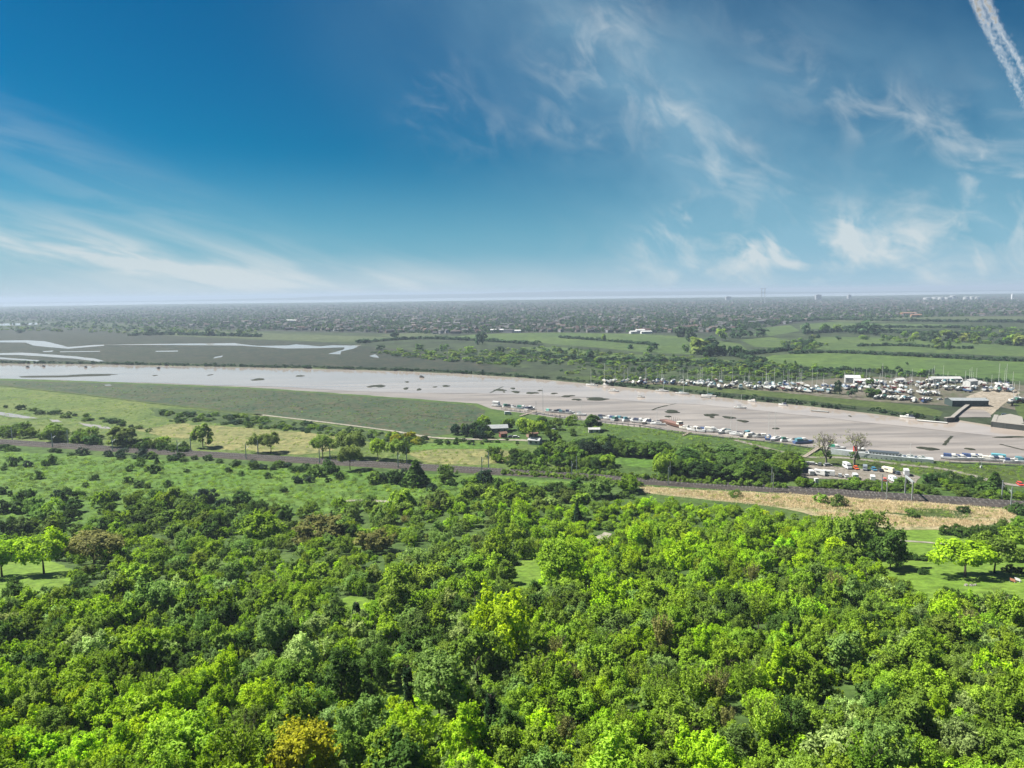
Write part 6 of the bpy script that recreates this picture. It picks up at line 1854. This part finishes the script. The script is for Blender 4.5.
# broad thin veil over the right half, brighter wisps in it, streaks low on the left, bank low on the right
veil = mth('MULTIPLY', blobs([(600, 60, 190, 120, -20, .8), (720, 180, 210, 90, -32, .75), (850, 110, 150, 120, -30, .5), (1000, 170, 110, 80, -20, .75), (480, 20, 120, 60, 0, .25), (900, 262, 260, 36, 2, 1.6), (760, 245, 140, 42, 0, .5)]), rng_(right, 0.3, 0.7, 0.45, 1.0))
wisp = mth('MULTIPLY', blobs([(590, 50, 80, 44, 40, .85), (700, 140, 110, 26, -38, 1.5), (820, 85, 90, 26, -40, .75), (675, 222, 40, 14, 35, 2.2), (590, 137, 46, 14, -10, .6), (1000, 165, 70, 36, -30, 2.0), (800, 245, 120, 24, 8, 1.9), (950, 258, 190, 30, -4, 2.2), (735, 210, 20, 8, 10, .8), (440, 100, 36, 24, 35, .7), (480, 140, 30, 14, 35, .5), (690, 278, 60, 12, -6, .8), (900, 115, 60, 20, -20, .6)]), mth('ADD', mth('MULTIPLY', rng_(fine, 0.46, 0.72), .7), mth('MULTIPLY', rng_(curl, 0.46, 0.72), .8)))
strk = mth('MULTIPLY', blobs([(90, 175, 150, 26, -24, .55), (185, 270, 95, 9, -9, 2.6), (110, 258, 60, 8, -9, 1.4), (60, 236, 110, 20, -14, .8), (150, 255, 150, 24, -8, .75), (330, 272, 150, 20, -3, .9), (30, 260, 110, 24, -10, .5), (250, 290, 160, 12, 0, .6), (420, 285, 120, 12, 0, .5)]), rng_(left, 0.32, 0.7, 0.2, 1.0))
low = rng_(el, 0.2, -0.02, 0.0, .82)
dens = mth('ADD', mth('MULTIPLY', wisp, .36), mth('MULTIPLY', strk, .44))
dens = mth('MINIMUM', dens, 0.8)
air = N(nt, 'ShaderNodeMix', data_type='RGBA'); air.inputs[7].default_value = (0.95, 1.8, 2.45, 1)
nt.links.new(low, air.inputs[0]); nt.links.new(hs.outputs[0], air.inputs[6])
rim = N(nt, 'ShaderNodeMix', data_type='RGBA'); rim.inputs[7].default_value = (1.95, 2.3, 2.5, 1)
nt.links.new(rng_(el, 0.06, -0.005, 0.0, .7), rim.inputs[0]); nt.links.new(air.outputs[2], rim.inputs[6])
thin = N(nt, 'ShaderNodeMix', data_type='RGBA'); thin.inputs[7].default_value = (1.05, 1.85, 2.35, 1)
nt.links.new(mth('MINIMUM', mth('MULTIPLY', veil, .42), .65), thin.inputs[0]); nt.links.new(rim.outputs[2], thin.inputs[6])
mix = N(nt, 'ShaderNodeMix', data_type='RGBA'); mix.inputs[7].default_value = (2.4, 2.6, 2.65, 1)
nt.links.new(dens, mix.inputs[0]); nt.links.new(thin.outputs[2], mix.inputs[6]); nt.links.new(mix.outputs[2], bg.inputs['Color'])

# vapour trail: puffs of ice cloud strung along two lines, nine kilometres up
mt, ntt, bt = newmat('ice_cloud')
for nd in list(ntt.nodes):
    if nd.type != 'OUTPUT_MATERIAL':
        ntt.nodes.remove(nd)
df = N(ntt, 'ShaderNodeBsdfDiffuse'); df.inputs['Color'].default_value = (0.9, 0.9, 0.9, 1)
tl = N(ntt, 'ShaderNodeBsdfTranslucent'); tl.inputs['Color'].default_value = (0.9, 0.9, 0.9, 1)
tp = N(ntt, 'ShaderNodeBsdfTransparent')
m1 = N(ntt, 'ShaderNodeMixShader'); m1.inputs[0].default_value = 0.5
m2 = N(ntt, 'ShaderNodeMixShader'); m2.inputs[0].default_value = 0.978
ntt.links.new(df.outputs[0], m1.inputs[1]); ntt.links.new(tl.outputs[0], m1.inputs[2]); ntt.links.new(m1.outputs[0], m2.inputs[1]); ntt.links.new(tp.outputs[0], m2.inputs[2])
ntt.links.new(m2.outputs[0], [n for n in ntt.nodes if n.type == 'OUTPUT_MATERIAL'][0].inputs['Surface'])
A = [ground(x, y, 9000.0) for x, y in ((962, -30), (972, 0), (984, 28), (1003, 64), (1020, 100), (1040, 142))]
B_ = [ground(x, y, 9000.0) for x, y in ((976, -30), (986, 0), (999, 28), (1020, 64), (1036, 96), (1052, 140))]
LA, LB = smooth_line(A, 40), smooth_line(B_, 40)
tv, tf = [], []
ico = [(0, 0, -1)] + [(math.cos(a) * .89, math.sin(a) * .89, -.45) for a in [i * 1.2566 for i in range(5)]] + [(math.cos(a) * .89, math.sin(a) * .89, .45) for a in [i * 1.2566 + .628 for i in range(5)]] + [(0, 0, 1)]
icf = [(0, i % 5 + 1 + 0, (i + 1) % 5 + 1) for i in range(5)]
icf = [(0, (i + 1) % 5 + 1, i + 1) for i in range(5)] + [(i + 1, (i + 1) % 5 + 1, i + 6) for i in range(5)] + [((i + 1) % 5 + 1, (i + 1) % 5 + 6, i + 6) for i in range(5)] + [(i + 6, (i + 1) % 5 + 6, 11) for i in range(5)]
rg = np.random.default_rng(21)


def puff(c, r):
    b = len(tv)
    tv.extend([(c[0] + x * r, c[1] + y * r, c[2] + z * r) for x, y, z in ico]); tf.extend([tuple(b + q for q in f) for f in icf])


for i in range(len(LA)):
    k = 1.0
    for q in range(13):
        puff(LB[i] + rg.normal(size=3) * 62, rg.uniform(18, 60))
    if i % 4 != 3:
        for q in range(18):
            t = abs(rg.normal()) * .3
            puff(LA[i] + (LB[i] - LA[i]) * min(t, .9) + rg.normal(size=3) * 40, rg.uniform(20, 60))
    if i % 4 == 1:
        for q in range(5):
            puff(LA[i] - (LB[i] - LA[i]) * rg.uniform(0, .22) + rg.normal(size=3) * 14, rg.uniform(18, 40))
me = bpy.data.meshes.new('contrail'); me.from_pydata([tuple(map(float, v)) for v in tv], [], tf); me.update(); me.materials.append(mt)
me.polygons.foreach_set('use_smooth', [True] * len(me.polygons))
o = bpy.data.objects.new('contrail', me); link(o); o['kind'] = 'stuff'; o['label'] = 'white vapour trail high in the top right of the sky'

# the air between here and the far shore
hz = MB().box(0, 12000, 60, 90000, 66000, 130)
mh = bpy.data.materials.new('haze_air'); mh.use_nodes = True; nh_ = mh.node_tree
for nd in list(nh_.nodes):
    if nd.type != 'OUTPUT_MATERIAL':
        nh_.nodes.remove(nd)
pv = N(nh_, 'ShaderNodeVolumePrincipled'); pv.inputs['Color'].default_value = (0.48, 0.59, 0.74, 1); pv.inputs['Density'].default_value = 1.25e-4; pv.inputs['Anisotropy'].default_value = 0.1
nh_.links.new(pv.outputs[0], [n for n in nh_.nodes if n.type == 'OUTPUT_MATERIAL'][0].inputs['Volume'])
o = hz.build('haze', mh); o['kind'] = 'stuff'

# ------------------------------------------------------------------ labels: each must point to one thing
ORD = ['first', 'second', 'third', 'fourth', 'fifth', 'sixth', 'seventh', 'eighth', 'ninth', 'tenth', 'eleventh', 'twelfth', 'thirteenth', 'fourteenth', 'fifteenth', 'sixteenth', 'seventeenth', 'eighteenth', 'nineteenth', 'twentieth']
TENS = {2: 'twenty', 3: 'thirty', 4: 'forty', 5: 'fifty', 6: 'sixty', 7: 'seventy', 8: 'eighty', 9: 'ninety'}


def ordinal(i):
    if i < 20:
        return ORD[i]
    t, u = divmod(i + 1, 10)
    return (TENS[t][:-1] + 'ieth') if u == 0 else TENS[t] + '-' + ORD[u - 1]


by = {}
for r in REG:
    by.setdefault(r[1], []).append(r)
for lab, rs in by.items():
    if len(rs) == 1:
        rs[0][0]['label'] = lab; continue
    rs.sort(key=lambda r: (r[2] or (0, 0))[0])
    for i, r in enumerate(rs):
        tail = 'leftmost of these' if i == 0 else 'rightmost of these' if i == len(rs) - 1 else f'{ordinal(i)} from left'
        r[0]['label'] = f'{lab}, {tail}'
for o_, l_, a_ in REG:
    if len(o_['label'].split()) > 16:
        print('LONG', o_['label'])

# ------------------------------------------------------------------ render settings
scene.render.engine = 'CYCLES'
scene.cycles.use_denoising = True
try:
    scene.cycles.denoiser = 'OPENIMAGEDENOISE'
except Exception:
    pass
scene.cycles.max_bounces = 6; scene.cycles.diffuse_bounces = 3; scene.cycles.glossy_bounces = 2
scene.cycles.transmission_bounces = 3; scene.cycles.transparent_max_bounces = 24; scene.cycles.volume_bounces = 0
scene.cycles.sample_clamp_indirect = 8.0
scene.view_settings.view_transform = 'Standard'; scene.view_settings.look = 'None'
scene.view_settings.exposure = 1.4; scene.view_settings.gamma = 1.0; scene.view_settings.use_curve_mapping = False
